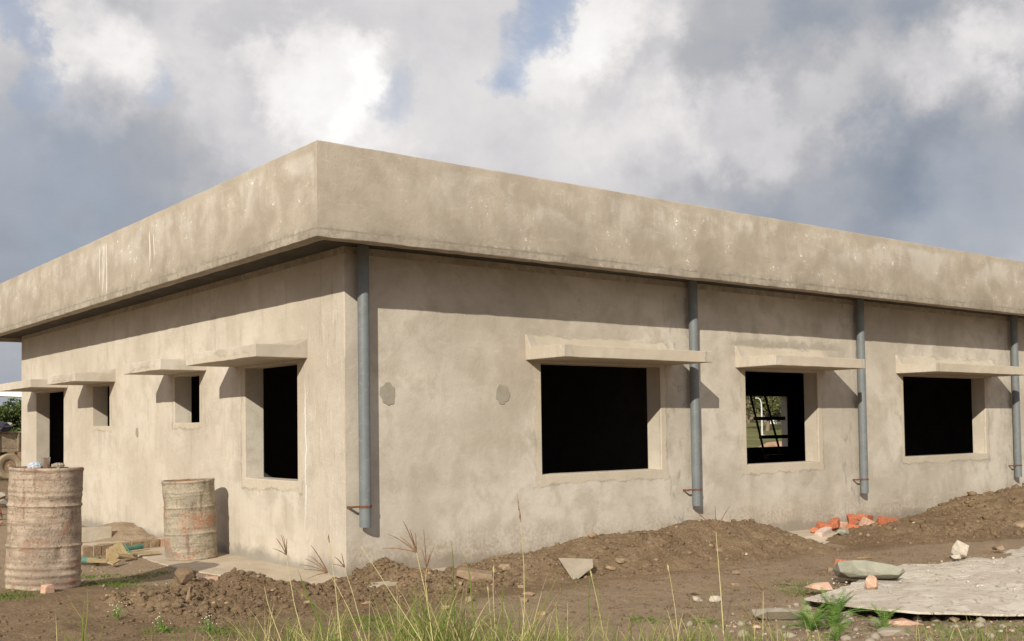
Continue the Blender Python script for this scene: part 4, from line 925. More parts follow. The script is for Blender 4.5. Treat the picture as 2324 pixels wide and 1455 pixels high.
M_SLAB = mat_slab()
o = bm_obj('dusty_sheet', bm, M_SLAB, None, 40); tag(o, 'pale dust-covered flat sheet with a thin brown front edge lying over rubble', 'sheet')
rr_s = np.random.RandomState(44)
def reg_s(rr):
    return 2.1+5.5*rr.rand(), -4.9+2.0*rr.rand()
sp = []
for _ in range(420):
    x, y = reg_s(rr_s)
    if -3.55-(x-2.1)*0.36 < y < -3.1 and x > 2.4 or (x > 3 and -4.6 < y < -3.3): sp.append((x, y))
itq = iter(sp); curq = {}

def reg_q(rr): return next(itq)
cs_ = clods('dust_crumbs', reg_q, len(sp), 0.004, 0.018, M_SLAB, lambda x, y: 0.128-0.006*max(0, x-3), o, seed=45)

def reg_rub(rr): return 0.7+3.6*rr.rand(), -5.6+2.1*rr.rand()
for nm_, mt_, nn_, s0_, s1_, sd_ in (('rubble', M_CONG, 600, .006, .060, 301), ('rubble', M_BRDUST, 120, .008, .045, 303), ('rubble', M_STWH, 150, .005, .026, 305)):
    q = clod_set(nm_, reg_rub, nn_, s0_, s1_, mt_, None, False, sd_); tag(q, 'pale broken mortar and stone chips strewn before the dusty sheet', 'rubble', kind='stuff')
# things by the left wall: brick kerb, grey trough, green pipes, splintered boards
kb = empty('brick_kerb', (-1.32, 3.80, 0.07), math.atan2(0.30, 1.12)); tag(kb, 'low kerb of mortar-smeared bricks running to the wall behind the drums', 'kerb')
xk = 0.0
for i in range(9):
    w = R.uniform(0.115, 0.15)
    P = [(x_, y_, z_) for x_ in (0.003, w-0.003) for y_ in (-0.06, 0.06) for z_ in (0, 0.125)]
    P = [(a+R.uniform(-.006, .006), b_+R.uniform(-.008, .008), c_+R.uniform(-.006, .006)) for a, b_, c_ in P]
    b1 = hull(P, M_BRDUST if i == 8 else M_BRSOIL, 'brick', (xk, R.uniform(-.012, .012), R.uniform(-.006, .006)), (0, 0, R.uniform(-.06, .06)), kb, 0.006)
    if i == 8: b1['label'] = 'bare red brick at the end of the kerb'
    xk += w
hm = grid_mesh('rubble_mound', np.arange(-1.0, -0.005, 0.03), np.arange(4.3, 7.6, 0.03), lambda X, Y: ground_z(X, Y)+0.22*np.exp(-((X+0.1)/0.45)**2-((Y-5.9)/0.95)**2)-0.03+0.03*fbm(X, Y, 5, 3, 5), M_SOIL,
               keep=lambda X, Y, Z: Z > ground_z(X, Y), pale=lambda x, y: 0.75+0*x)
tag(hm, 'low mound of pale rubble and mortar against the left wall beyond the drums', 'rubble mound')
bm = bmesh.new(); box(bm, -0.30, 0.30, -0.02, 0.02, 0, 0.22)
o = bm_obj('grey_board', bm, M_CONG, None, None, (-0.72, 5.45, 0.06)); o.rotation_euler = (math.radians(-24), 0, math.radians(-20)); bevel(o, .005); tag(o, 'grey board leaning on the rubble mound behind the brick kerb', 'board')
M_GREEN = mat_simple("green_pipe", (0.075, 0.17, 0.125), (0.10, 0.21, 0.16), 10, rough=0.5, bump=0.2)
def hollow(name, a, b_, r_, mat, lab):
    a, b_ = Vector(a), Vector(b_); d = (b_-a); ln = d.length; n = 22; bm = bmesh.new(); rg = []
    for (q, z) in ((r_, 0), (r_, ln), (r_*0.86, ln), (r_*0.86, 0)): rg.append([bm.verts.new((q*math.cos(2*math.pi*k/n), q*math.sin(2*math.pi*k/n), z)) for k in range(n)])
    for j in range(4):
        for k in range(n): bm.faces.new((rg[j][k], rg[j][(k+1) % n], rg[(j+1) % 4][(k+1) % n], rg[(j+1) % 4][k]))
    o = bm_obj(name, bm, mat, None, 40, a); o.rotation_euler = d.to_track_quat('Z', 'Y').to_euler(); tag(o, lab, 'pipe')
hollow('pipe_offcut', (-1.56, 3.20, 0.125), (-1.37, 2.93, 0.120), 0.038, M_GREEN, 'short green pipe offcut showing its open end beside the larger drum')
hollow('pipe_offcut', (-1.04, 3.62, 0.13), (-0.60, 3.76, 0.155), 0.030, M_GREEN, 'longer thin green pipe lying against the brick kerb')
M_BOARD = mat_simple("splintered_board", (0.36, 0.26, 0.13), (0.42, 0.33, 0.19), 12, c3=(0.26, 0.17, 0.09), bump=0.6)
def shard(lab, x, y, z, P, rz, tl, mat=M_BOARD, name='board_piece', cat='board piece'):
    o = hull([(a, b_, c_+q) for (a, b_, c_) in P for q in (0, 0.016)], mat, name, (x, y, z), (math.radians(tl[0]), math.radians(tl[1]), rz), bev=0.002); tag(o, lab, cat)
shard('yellowish upright board piece leaning by the short green pipe', -1.10, 3.28, 0.15, [(-.17, -.07, 0), (.14, -.09, 0), (.17, .09, 0), (-.05, .08, 0)], 0.4, (48, -16))
shard('dark green splinter of board standing beside the yellowish piece', -0.93, 3.30, 0.16, [(-.03, -.07, 0), (.04, -.09, 0), (.05, .09, 0), (-.02, .08, 0)], 1.2, (60, 0), M_GREEN)
shard('long flat tan board piece lying between kerb and drum', -0.78, 3.22, 0.125, [(-.18, -.03, 0), (.16, -.06, 0), (.20, .03, 0), (-.1, .05, 0)], 0.1, (8, 4))
shard('short brown board piece below the yellowish one', -1.06, 3.02, 0.13, [(-.15, -.04, 0), (.10, -.06, 0), (.14, .05, 0), (-.08, .05, 0)], 0.5, (22, 10))
shard('small cracked board chip next to the short green pipe', -1.42, 2.85, 0.125, [(-.11, -.05, 0), (.09, -.05, 0), (.12, .04, 0), (-.1, .06, 0)], -0.2, (14, 6))
shard('orange-brown board chip at the edge of the drum shadow', -1.30, 2.66, 0.12, [(-.09, -.04, 0), (.08, -.03, 0), (.09, .04, 0), (-.06, .05, 0)], 0.7, (10, -8))

# ------------------------------------------------------------------ ladder inside, seen through the middle window
M_DARKW = mat_simple("dark_pole_wood", (0.06, 0.045, 0.03), (0.085, 0.065, 0.045), 20)
ld = empty('site_ladder', (0, 0, 0)); tag(ld, 'rough wooden ladder leaning inside the building, seen through the middle window', 'ladder')
for a, b_ in ((0, 1), (2, 3)):
    A, B_ = Vector(LADDER[a]), Vector(LADDER[b_]); d = (B_-A)/(B_.z-A.z); top_ = A+d*(3.0-A.z); bt = A+d*(0.19-A.z)
    bm = bmesh.new(); tube(bm, [top_, bt], 0.032, 8); bm_obj('rail', bm, M_DARKW, ld, 60)
LA = [Vector(p) for p in LADDER]
for a, b_ in ((4, 5), (6, 7)):
    A, B_ = LA[a], LA[b_]; bm = bmesh.new()
    box(bm, A.x, B_.x, A.y-0.20, A.y-0.036, (A.z+B_.z)/2-0.05, (A.z+B_.z)/2+0.05); bm_obj('rung', bm, M_DARKW, ld)
for zr in (0.55, 2.62):
    q = LA[0]+(LA[1]-LA[0])*((zr-LA[0].z)/(LA[1].z-LA[0].z)); bm = bmesh.new(); box(bm, q.x-0.1, q.x+0.7, 11.0-0.20, 11.0-0.036, zr-0.05, zr+0.05); bm_obj('rung', bm, M_DARKW, ld)

# ------------------------------------------------------------------ far things
def leafmat(name, a, b_):
    m, t, b = newmat(name); oi = t.n.new('ShaderNodeNewGeometry').outputs['Random Per Island']
    c = t.mix(oi, a, b_); t.l.new(c, b.inputs['Base Color']); b.inputs['Roughness'].default_value = 0.7
    return m
M_LEAF = leafmat('tree_leaves', (0.035, 0.060, 0.014), (0.10, 0.125, 0.035)); M_LEAF2 = leafmat('tree_leaves_olive', (0.05, 0.06, 0.02), (0.12, 0.12, 0.045))
M_BARK = mat_simple("bark", (0.16, 0.12, 0.085), (0.24, 0.19, 0.14), 12)
def make_tree(seed, h, r_, leaf, nleaf=2600, low=0.2):
    rr = np.random.RandomState(seed); root = empty('tree', (0, 0, 0))
    bm = bmesh.new(); tube(bm, [(0, 0, -0.3), (0.05*h, 0, h*.25), (0.02*h, 0.03*h, h*.5), (0, 0, h*.85)], [h*.035, h*.028, h*.018, h*.004], 8)
    cl = []
    for k in range(13):
        a = rr.rand()*6.28; q = r_*(0.25+0.6*rr.rand()); zc = h*(low+0.1+(0.75-low)*rr.rand()); cl.append((q*math.cos(a), q*math.sin(a), zc, r_*(0.28+0.25*rr.rand())))
        tube(bm, [(0, 0, h*.3*rr.rand()+h*.15), (q*math.cos(a)*.5, q*math.sin(a)*.5, zc*.75), (q*math.cos(a), q*math.sin(a), zc)], [h*.014, h*.009, h*.003], 5)
    cl.append((0, 0, h*.82, r_*.4))
    bm_obj('trunk', bm, M_BARK, root, 60)
    V = []; F = []; s0 = h*0.028
    for _ in range(nleaf):
        c = cl[rr.randint(len(cl))]; d = rr.randn(3); d /= np.linalg.norm(d); d *= c[3]*(rr.rand()**.45); p = np.array(c[:3])+d*np.array([1, 1, .75])
        if p[2] > h or p[2] < h*low*0.5: continue
        u_ = rr.randn(3); u_ /= np.linalg.norm(u_); w_ = np.cross(u_, rr.randn(3)); w_ /= np.linalg.norm(w_); s_ = s0*(0.6+0.8*rr.rand()); i = len(V)
        V += [p-u_*s_, p+w_*s_*.6, p+u_*s_, p-w_*s_*.6]; F.append((i, i+1, i+2, i+3))
    mesh_obj('crown', V, F, leaf, root)
    return root
def put(o, x, y, z, s, rz, lab, grp, cat='tree'):
    o.location = (x, y, z); o.scale = (s, s, s); o.rotation_euler = (0, 0, rz); tag(o, lab, cat, grp)
T1 = make_tree(1, 4.0, 1.9, M_LEAF, 3600, 0.05); T2 = make_tree(2, 8.0, 3.4, M_LEAF2, 2600)
def gz(x, y): return float(ground_z(np.array([x]), np.array([y]))[0])
put(T1, 13.6, 71.5, gz(13.6, 71.5), 0.92, 0.3, 'rounded green bush-like tree beyond the parked trailer', 'trees beyond the building')
for (x, y, s, rz, lab) in ((15.9, 72.5, 1.06, 2.1, 'taller green tree nearest the far wall end'), (10.9, 74.0, 0.72, 4.0, 'low green tree at the left picture edge')):
    c = copy_tree(T1); put(c, x, y, gz(x, y), s, rz, lab, 'trees beyond the building')
put(T2, 100.5, 73.0, gz(100.5, 73), 1.0, 0, 'dark olive tree left of the lamp post, seen through the middle window', 'trees beyond the building')
for i, (dx, dy, s, lab) in enumerate(((14, 8, .85, 'second dark tree just behind the lamp post, through the window'), (9.5, 4.0, .7, 'small tree right of the lamp post, through the window'), (22, 12, 1.1, 'broad far tree high in the window opening'), (19, 18, 1.0, 'pale far tree behind the lamp, through the window'), (30, 16, 1.0, 'rear tree at right in the window opening'), (2, 9, .8, 'tree furthest left in the window opening'), (30, 26, 1.2, 'highest tree on the far slope, through the window'), (38, 20, 1.2, 'tree behind the white shed, through the window'))):
    c = copy_tree(T2); x, y = 100.5+dx, 73+dy; put(c, x, y, gz(x, y)-0.5, s, i*1.3, lab, 'trees beyond the building')
M_WHITE = mat_simple("white_paint", (0.78, 0.77, 0.74), (0.70, 0.69, 0.66), 3, rough=0.6)
M_LAMP = mat_simple("pale_metal", (0.60, 0.60, 0.56), (0.52, 0.52, 0.49), 5, rough=0.5)
lp = empty('street_lamp', (84.33, 61.10, 0.40)); tag(lp, 'white curved lamp post on the grass, seen through the middle window', 'street lamp')
lp.location.z = gz(84.33, 61.10)
bm = bmesh.new(); tube(bm, [(0, 0, 0), (0, 0, 3.1)], [0.10, 0.08], 8); tube(bm, [(0, 0, 3.1), (-0.02, .02, 3.6), (-0.10, .07, 3.95), (-0.26, .2, 4.12)], [0.08, 0.07, 0.06, 0.05], 8); box(bm, -.2, .2, -.2, .2, -.05, .35); bm_obj('post', bm, M_LAMP, lp, 50)
bm = bmesh.new(); box(bm, -.60, -.22, .14, .30, 4.08, 4.18); bm_obj('lamp_head', bm, M_LAMP, lp)
def shed(name, x, y, w, d, h, rz, lab, wm, gabled=True):
    r_ = empty(name, (x, y, gz(x, y)), rz); tag(r_, lab, 'building')
    bm = bmesh.new(); box(bm, -w/2, w/2, -d/2, d/2, -0.5, h); bm_obj('wall', bm, wm, r_)
    bm = bmesh.new(); box(bm, -w/2-.2, w/2+.2, -d/2-.2, d/2+.2, h+.003, h+.18); bm_obj('roof', bm, M_CONG, r_)
    for q in np.linspace(-w*0.32, w*0.32, max(2, int(w/3))):
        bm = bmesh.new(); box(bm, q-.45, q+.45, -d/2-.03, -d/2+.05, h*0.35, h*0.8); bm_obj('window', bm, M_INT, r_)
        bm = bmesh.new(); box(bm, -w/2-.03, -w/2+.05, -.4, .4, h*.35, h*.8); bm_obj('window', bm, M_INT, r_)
    return r_
shed('white_shed', 118.7, 85.0, 3.4, 3.0, 1.75, -0.68, 'small white shed on the grass, seen through the middle window', M_WHITE)
shed('far_house', 199, 160, 9, 7, 5.5, -0.68, 'white two-storey house far up the slope, through the middle window', M_WHITE)
shed('far_house', 188, 160, 7, 6, 3.8, -0.6, 'lower pale house beside the white one on the far slope', M_WHITE)
M_RED = mat_simple("red_earth", (0.36, 0.22, 0.14), (0.44, 0.29, 0.19), 1.5, bump=0.6)
o = rock('earth_pile', 'flat pile of reddish earth beyond the building, seen through the middle window', 'earth pile', 34.3, 20.0, 5.0, 3.0, 1.6, M_RED, 201, 0.42, npt=60)
# trailer at the left edge
M_TRAIL = mat_simple("muddy_trailer_steel", (0.24, 0.185, 0.125), (0.32, 0.26, 0.18), 6, c3=(0.16, 0.115, 0.075), bump=0.4)
M_TYRE = mat_simple("dusty_tyre", (0.30, 0.235, 0.155), (0.36, 0.29, 0.20), 9, bump=0.5); M_RIM = mat_simple("rusty_rim", (0.26, 0.17, 0.11), (0.33, 0.22, 0.14), 9)
tr = empty('farm_trailer', (3.13, 26.46, 0.12), math.radians(12)); tag(tr, 'muddy farm trailer with one dusty wheel showing at the left edge', 'trailer')
bm = bmesh.new(); box(bm, -3.2, 0.26, -0.9, 0.9, 0.83, 0.93); box(bm, -3.2, 0.26, -.9, -.86, .935, 1.40); box(bm, -3.2, .26, .86, .9, .935, 1.40); box(bm, .222, .26, -.855, .855, .935, 1.40)
for q in (-2.6, -1.9, -1.2, -.5, .1): box(bm, q, q+.06, -.94, -.903, .85, 1.42)
box(bm, -3.2, .3, -.95, -.905, 1.405, 1.45); bevel(bm_obj('body', bm, M_TRAIL, tr), 0.01)
for sy in (-1, 1):
    bm = bmesh.new(); n = 32; rg = []
    for (r_, y_) in ((0.20, -.07), (.24, -.10), (.36, -.11), (.40, -.07), (.405, 0), (.40, .07), (.36, .11), (.24, .10), (.20, .07)):
        rg.append([bm.verts.new((r_*math.cos(2*math.pi*k/n), y_, r_*math.sin(2*math.pi*k/n))) for k in range(n)])
    for j in range(9):
        for k in range(n): bm.faces.new((rg[j][k], rg[j][(k+1) % n], rg[(j+1) % 9][(k+1) % n], rg[(j+1) % 9][k]))
    wh = bm_obj('wheel', bm, M_TYRE, tr, 40, (-.10, sy*.78, .40))
    bm = bmesh.new(); tube(bm, [(0, -.06, 0), (0, -.03, 0), (0, .04, 0)], [.19, .205, .20], 24); tube(bm, [(0, -.12, 0), (0, -.055, 0)], [.05, .07], 12)
    bm_obj('rim', bm, M_RIM, wh, 40)
bm = bmesh.new(); tube(bm, [(-.10, -.75, .40), (-.10, .75, .40)], .045, 8); box(bm, -.2, 0, -.5, .5, .45, .82); bm_obj('axle', bm, M_TRAIL, tr)
rock('stone', 'pale stone lump riding on the rim of the farm trailer', 'stone', 3.16, 25.7, .30, .3, .32, M_STWH, 210, 0.0, z=1.56)
o = crumple('tarpaulin_bundle', (2.85, 25.6, 1.68), (.32, .3, .17), mat_simple("dark_tarp", (0.03, 0.03, 0.045), (0.05, 0.045, 0.06), 9, rough=0.6), 12, 'dark folded bundle on top of the farm trailer', 'bundle')
# boundary wall of bricks behind the trailer (far: single bricks cannot be told apart)
M_BWALL = mat_simple("red_brick_wall_far", (0.27, 0.15, 0.10), (0.34, 0.21, 0.145), 3)
bm = bmesh.new(); box(bm, 5.45, 9.5, 35.5, 35.73, -0.2, 1.40); o = bm_obj('boundary_wall', bm, M_BWALL); tag(o, 'short reddish brick boundary wall between trailer and building end', 'wall')
for q in (5.6, 7.5, 9.3):
    bm = bmesh.new(); box(bm, q-.16, q+.16, 35.40, 35.497, -.2, 1.5); bm_obj('pier', bm, M_BWALL, o)
# cream canopy far left
cn = empty('canopy_shed', (10.5, 57.3, 0.1), math.radians(-38)); tag(cn, 'open cream shed roof on a thin post far beyond the trailer', 'shed')
bm = bmesh.new(); box(bm, -6.0, 3.2, -2.5, 2.5, 0, .28); ro = bm_obj('roof', bm, M_WHITE, cn, None, (0, 0, 3.55)); ro.rotation_euler = (0, math.radians(3.2), 0)
for q in (-5.5, 0.0, 2.9):
    bm = bmesh.new(); tube(bm, [(q, -2.2, 0), (q, -2.2, 3.52)], .09, 8); bm_obj('post', bm, M_IRON, cn)
bm = bmesh.new(); box(bm, -5.6, -0.35, -1.0, -.8, 0, 3.5); bm_obj('wall', bm, M_CON, cn)
for i, (x, y, a, b_, c_, m_, lab) in enumerate(((-.62, 10.2, .30, .2, .12, M_STWH, 'white rubble lump at the left edge behind the larger drum'), (0.2, 13.3, .35, .25, .2, M_CONG, 'grey rubble lump further back at the left edge'), (-.9, 9.0, .28, .2, .1, M_BRDUST, 'orange-brown rubble lump at the left edge near the wall'), (0.75, 15.8, .4, .3, .2, M_STWH, 'pale rubble lump furthest back at the left edge'), (-0.35, 11.4, .3, .25, .15, M_BRICK, 'red brick rubble at the left edge by the door'))):
    rock('rubble', lab, 'rubble', x-0.15, y, a, b_, c_, m_, 220+i, 0.1)

# ------------------------------------------------------------------ plants
def grassmat(name):
    m, t, b = newmat(name); at = t.n.new('ShaderNodeAttribute'); at.attribute_name = 'tint'
    c = t.ramp(at.outputs['Fac'], [(0.0, (0.075, 0.145, 0.020)), (0.40, (0.18, 0.25, 0.045)), (0.70, (0.36, 0.36, 0.11)), (1.0, (0.60, 0.49, 0.27))])
    t.l.new(c, b.inputs['Base Color']); b.inputs['Roughness'].default_value = 0.6
    b.inputs['Subsurface Weight'].default_value = 0.0
    tr_ = t.n.new('ShaderNodeBsdfTranslucent'); t.l.new(c, tr_.inputs['Color']); mx = t.n.new('ShaderNodeMixShader'); mx.inputs[0].default_value = 0.3
    out_ = t.n['Material Output']; t.l.new(b.outputs[0], mx.inputs[1]); t.l.new(tr_.outputs[0], mx.inputs[2]); t.l.new(mx.outputs[0], out_.inputs['Surface'])
    return m
M_GRASS = grassmat('grass_blade')
M_SEED = mat_simple("brown_seed_spike", (0.20, 0.115, 0.065), (0.28, 0.17, 0.09), 60, bump=0.5, bdist=0.002)
M_STRAW = mat_simple("straw_stalk", (0.55, 0.47, 0.24), (0.48, 0.43, 0.20), 30)
class Blades:
    def __init__(s): s.V = []; s.F = []; s.T = []
    def add(s, pts, w, tint, rr, taper=1.0):
        pts = [Vector(p) for p in pts]; side = None
        a = rr.rand()*math.pi; base = Vector((math.cos(a), math.sin(a), 0)); vdir = Vector((0.79, -0.61, 0)); base = (base*0.6+vdir).normalized()
        n = len(pts)
        for i, p in enumerate(pts):
            f = i/(n-1); ww = w*0.5*(1-f**2.2*taper)*(0.7+0.3*min(1, f*5)) if f < 1 else w*0.04
            j = len(s.V); d = (pts[min(i+1, n-1)]-pts[max(i-1, 0)]).normalized(); fold = d.cross(base)*ww*0.5
            s.V += [p-base*ww+fold, p, p+base*ww+fold]
            tt = min(1, max(0, tint+0.22*(f-0.5))); s.T += [tt]*3
            if i: s.F += [(j-3, j-2, j+1, j), (j-2, j-1, j+2, j+1)]
    def build(s, name, parent=None):
        o = mesh_obj(name, s.V, s.F, M_GRASS, parent, 70)
        a = o.data.attributes.new('tint', 'FLOAT', 'POINT'); a.data.foreach_set('value', np.array(s.T, np.float32)); return o
rg_ = np.random.RandomState(77)
def blade_path(x, y, z, h, lean, rr, bend=None):
    a = rr.rand()*6.28; d = Vector((math.cos(a), math.sin(a), 0)); P = []; bend = rr.rand()*0.6+0.1 if bend is None else bend
    for i in range(6):
        f = i/5; P.append(Vector((x, y, z-0.01))+d*(lean*h*f+bend*h*f**3*0.5)+Vector((0, 0, h*(f-bend*0.32*f**3))))
    return P
B1 = Blades()
for (x, y, z, n, h) in TUFTS:
    cls = [(x+rg_.randn()*0.05, y+rg_.randn()*0.05) for _ in range(3)]
    for k in range(int(n*1.45)):
        c = cls[rg_.randint(3)]; hh = h*(0.35+0.75*rg_.rand()**1.2); px, py = c[0]+rg_.randn()*0.045, c[1]+rg_.randn()*0.045
        tint = 0.15+0.45*rg_.rand() if rg_.rand() < 0.66 else 0.65+0.35*rg_.rand()
        B1.add(blade_path(px, py, z, hh, 0.05+0.42*rg_.rand(), rg_), 0.0042+0.0035*rg_.rand(), tint, rg_)
# scattered short blades over the foreground soil and pebbly strip
for k in range(700):
    x, y = -3.2+6.2*rg_.rand(), -4.9+3.6*rg_.rand()
    if vnoise(np.array([x*1.3]), np.array([y*1.3]), 5)[0] < 0.6: continue
    B1.add(blade_path(x, y, tz(x, y), 0.04+0.10*rg_.rand()**2, 0.4, rg_), 0.004, 0.2+0.5*rg_.rand(), rg_)
for k in range(420):
    x, y = -2.4+5.6*rg_.rand(), -5.0+2.6*rg_.rand(); a = rg_.rand()*6.28; ln = 0.05+0.18*rg_.rand()**2; d = Vector((math.cos(a), math.sin(a), 0)); z = tz(x, y)
    B1.add([Vector((x, y, z+0.006))+d*ln*f+Vector((0, 0, 0.035*ln*4*f*(1-f)*rg_.rand()))+Vector((-d.y, d.x, 0))*0.15*ln*f*f for f in (0, .25, .5, .75, 1)], 0.0045, 0.75+0.25*rg_.rand(), rg_)
gs = B1.build('grass'); tag(gs, 'thin green and straw-coloured grass growing along the foreground', 'grass', kind='stuff')
B2 = Blades()
for (cx_, cy_, r_, n) in ((-2.05, .62, .22, 380), (-1.80, .95, .14, 160), (-1.38, 1.6, .16, 160), (-1.15, 1.75, .10, 70), (-1.28, .35, .10, 110), (-3.0, .25, .16, 200), (-2.85, .16, .10, 110), (-1.75, 1.9, .2, 180), (-2.1, 1.9, .3, 220), (2.85, -2.95, .2, 180), (2.6, -3.2, .16, 160), (2.95, -4.55, .25, 260), (2.6, -4.35, .18, 220), (2.3, -4.2, .16, 220), (1.9, -5.0, .3, 380), (2.3, -5.3, .3, 320), (-2.3, -1.35, .14, 120), (-2.0, -1.6, .2, 200), (-.9, -1.9, .16, 240), (-1.0, -2.2, .2, 300), (0.6, -3.3, .15, 150), (.9, -3.6, .12, 110), (3.4, -4.85, .2, 160)):
    for k in range(n):
        x, y = cx_+rg_.randn()*r_*.6, cy_+rg_.randn()*r_*.6
        B2.add(blade_path(x, y, tz(x, y), 0.012+0.045*rg_.rand(), 0.9, rg_, 0.8), 0.007, 0.05+0.35*rg_.rand(), rg_)
g2 = B2.build('ground_cover'); tag(g2, 'short green weeds creeping over the bare ground', 'ground cover', kind='stuff')
for i, (pts, w) in enumerate(BLADES):
    b_ = Blades(); b_.add([Vector(p) for p in pts][::-1], w, 0.30+0.35*((i*7) % 5)/4, rg_); q = b_.build('grass_blade')
    tag(q, ['tall upright green blade in front of the right wall', 'short broad green blade right of the tall one', 'long slanting green blade before the concrete wedge', 'thin upright blade right of the slanting one', 'thin blade beside it with a bend', 'bending blade before the bank left of the corner', 'long arching blade crossing the dark bank', 'upright green blade alone in the soil at the left', 'low partner of the lone left blade', 'slanting dry blade left of the lone blade', 'flat lying blade left of the lone blade', 'upright blade right of the reddish clump', 'fine dry blade lying near the digitate seed head', 'green blade below the corner mound', 'straight pale blade in the thickest grass', 'leaning blade at the thickest grass'][i], 'grass blade')
SLAB_ = ['grass stalk with five brown spikes furthest left against the wall foot', 'grass stalk with six fanned brown spikes left of the wall corner', 'grass stalk with three spikes right at the wall corner', 'pale stalk with a small brown fuzzy tip left of the corner',
         'straight straw stalk leaning left before the corner mound', 'tall stalk with long curved spikes below the first drainpipe', 'greenish stalk with thin spikes beside the long-spiked one', 'tallest straw stalk with a reddish plume before the right wall',
         'stiff stalk with three spread spikes on the mound crest', 'straight short straw stalk on the flat soil', 'faint stalk with spread spikes on the pebbly soil', 'low brown three-spiked stalk by the buff slab', 'thin straw stalk right of the thick grass', 'thin straw stalk before the concrete wedge', 'short straw stalk at the right of the thick grass', 'drooping pale seed head over the dark left bank']
for i, (stem, sp, kind) in enumerate(STALKS):
    root = empty('seed_stalk', stem[-1]); tag(root, SLAB_[i], 'grass stalk'); o0 = Vector(stem[-1])
    pts = [Vector(p)-o0 for p in stem][::-1]
    th = 0.0042 if kind == 'stiff' else 0.0034
    b_ = bmesh.new(); tube(b_, pts, [th*(1-0.5*k/(len(pts)-1)) for k in range(len(pts))], 6); bm_obj('stem', b_, M_STRAW, root, 60)
    hd = pts[-1]
    if sp in ('fuzz', 'plume'):
        b_ = bmesh.new(); L_ = 0.17 if sp == 'plume' else 0.05; rr = np.random.RandomState(i)
        up_ = (Vector((-0.09, 0.07, 0.99)) if sp == 'plume' else (pts[-1]-pts[-2]).normalized())
        for k in range(46 if sp == 'plume' else 16):
            f = rr.rand(); a = hd+up_*L_*f*0.8; d = Vector(rr.randn(3)).normalized()*0.35+up_; tube(b_, [a, a+d.normalized()*0.022*(1.3-f)], [0.0024, 0.0006], 4)
        tube(b_, [hd, hd+up_*L_], [0.0022, 0.0008], 5)
        bm_obj('seed_head', b_, M_SEED if kind != 'straw' or sp == 'plume' else M_STRAW, root, 60)
    else:
        for k, p in enumerate(sp):
            tip = Vector(p)-o0; b_ = bmesh.new(); c = (tip-hd); m1 = hd+c*0.5+Vector((0, 0, 0.10*c.length)); P = []
            for q in range(8): f = q/7; P.append(hd*(1-f)**2+m1*2*f*(1-f)+tip*f*f)
            rr = np.random.RandomState(k); w0 = {'thin': .0030, 'thick': .0036, 'long': .0040, 'stiff': .0050}[kind]
            tube(b_, P, [w0*(0.6+0.25*(q % 2))*(1-0.75*(q/7)**2)+0.0006 for q in range(8)], 6); bm_obj('spike', b_, M_SEED, root, 60)

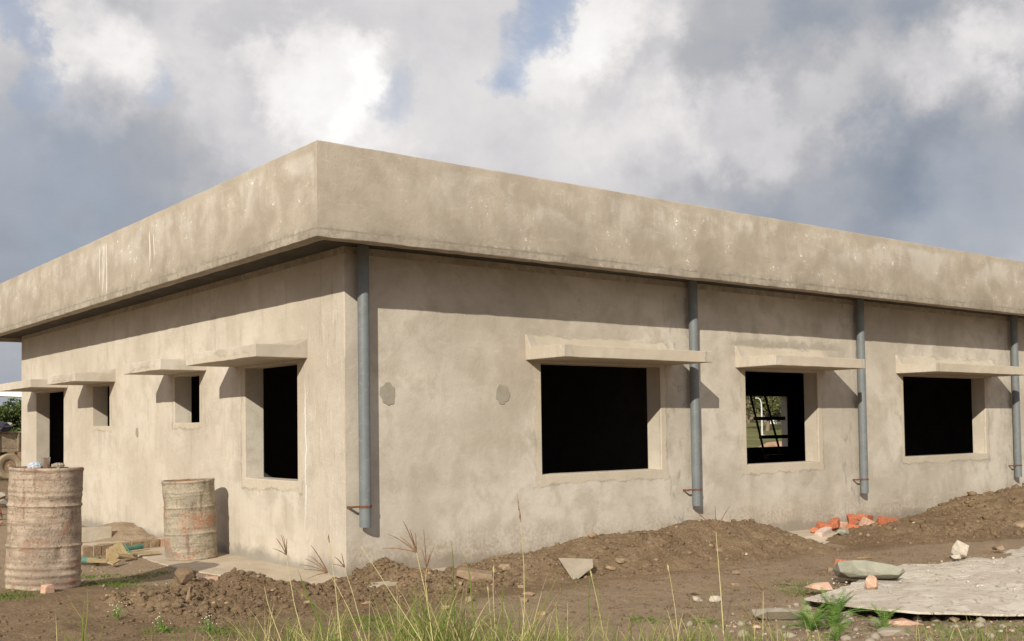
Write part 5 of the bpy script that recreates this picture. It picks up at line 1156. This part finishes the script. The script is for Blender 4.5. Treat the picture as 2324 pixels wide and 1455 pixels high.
# feathery weed, low right
M_WEED = leafmat('weed_leaflets', (0.07, 0.155, 0.022), (0.19, 0.30, 0.07))
def weed(x, y, lab, nf, ln, seed, name='feathery_weed'):
    rr = np.random.RandomState(seed); root = empty(name, (x, y, tz(x, y))); tag(root, lab, 'weed')
    sb = bmesh.new()
    for k in range(nf):
        a = rr.rand()*6.28; el = 0.35+0.9*rr.rand(); L_ = ln*(0.6+0.5*rr.rand()); P = []
        z0 = ln*0.5*rr.rand()
        for q in range(9): f = q/8; P.append(Vector((math.cos(a)*L_*f*math.cos(el), math.sin(a)*L_*f*math.cos(el), z0*min(1, f*3)*0.6+L_*f*math.sin(el)-L_*0.30*f*f)))
        tube(sb, P, [0.0028*(1-0.7*q/8) for q in range(9)], 5)
        V = []; F = []
        for q in range(int(L_/0.017)):
            f = 0.15+0.83*q/(L_/0.017); i0 = min(7, int(f*8)); p = P[i0].lerp(P[i0+1], f*8-i0); d = (P[i0+1]-P[i0]).normalized(); sd = d.cross(Vector((0, 0, 1))).normalized(); up_ = sd.cross(d)
            ll = 0.040*math.sin(math.pi*min(1, f*0.9+0.08))*(0.85+0.3*rr.rand())
            for s_ in (-1, 1):
                e = (sd*s_+d*0.45+up_*0.25*rr.randn()*0.4).normalized(); w_ = d*0.0017; i = len(V)
                V += [p-w_, p+e*ll*0.55-w_*1.3, p+e*ll, p+e*ll*0.55+w_*1.3, p+w_]; F.append((i, i+1, i+2, i+3, i+4))
        mesh_obj('frond', V, F, M_WEED, root)
    bm_obj('stem', sb, M_STRAW if name != 'feathery_weed' else M_WEED, root, 60)
    return root
weed(1.42, -4.35, 'feathery green weed with fine paired leaflets under the slab edge', 38, 0.34, 1)
weed(1.22, -4.30, 'denser feathery weed left of the slab-edge one', 36, 0.26, 2)
weed(1.62, -4.62, 'smaller feathery weed right of the slab-edge one', 14, 0.22, 3)
weed(1.05, -4.62, 'low feathery weed at the bottom left of the group', 18, 0.22, 5)
# small white-flowered herbs
M_FLOW = mat_simple("white_petals", (0.75, 0.74, 0.62), (0.80, 0.79, 0.7), 3)
for i, (x, y, lab) in enumerate(((-2.42, -.78, 'tiny white-flowered herb furthest left in the soil'), (-2.30, -1.38, 'white-flowered herb at the bottom edge, middle of three'), (-2.05, -1.62, 'white-flowered herb nearest the left grass'))):
    r_ = empty('flowering_herb', (x, y, tz(x, y))); tag(r_, lab, 'herb'); rr = np.random.RandomState(i+50); b_ = bmesh.new(); fl = bmesh.new(); lv = bmesh.new()
    for k in range(12):
        a = rr.rand()*6.28; q = 0.02+0.06*rr.rand(); h = 0.06+0.07*rr.rand(); tp = Vector((q*math.cos(a), q*math.sin(a), h)); tube(b_, [(0, 0, 0), tp*0.6, tp], [.0016, .0013, .001], 4)
        bmesh.ops.create_icosphere(fl, subdivisions=1, radius=0.0038, matrix=Matrix.Translation(tp))
        for _ in range(3):
            p = tp*(0.2+0.6*rr.rand()); d = Vector(rr.randn(3)).normalized()*0.018; s_ = d.cross(Vector(rr.randn(3))).normalized()*0.006; v = [lv.verts.new(c) for c in (p, p+d*.5+s_, p+d, p+d*.5-s_)]; lv.faces.new(v)
    bm_obj('stem', b_, M_WEED, r_); bm_obj('flower_heads', fl, M_FLOW, r_, 60); bm_obj('leaves', lv, M_WEED, r_)
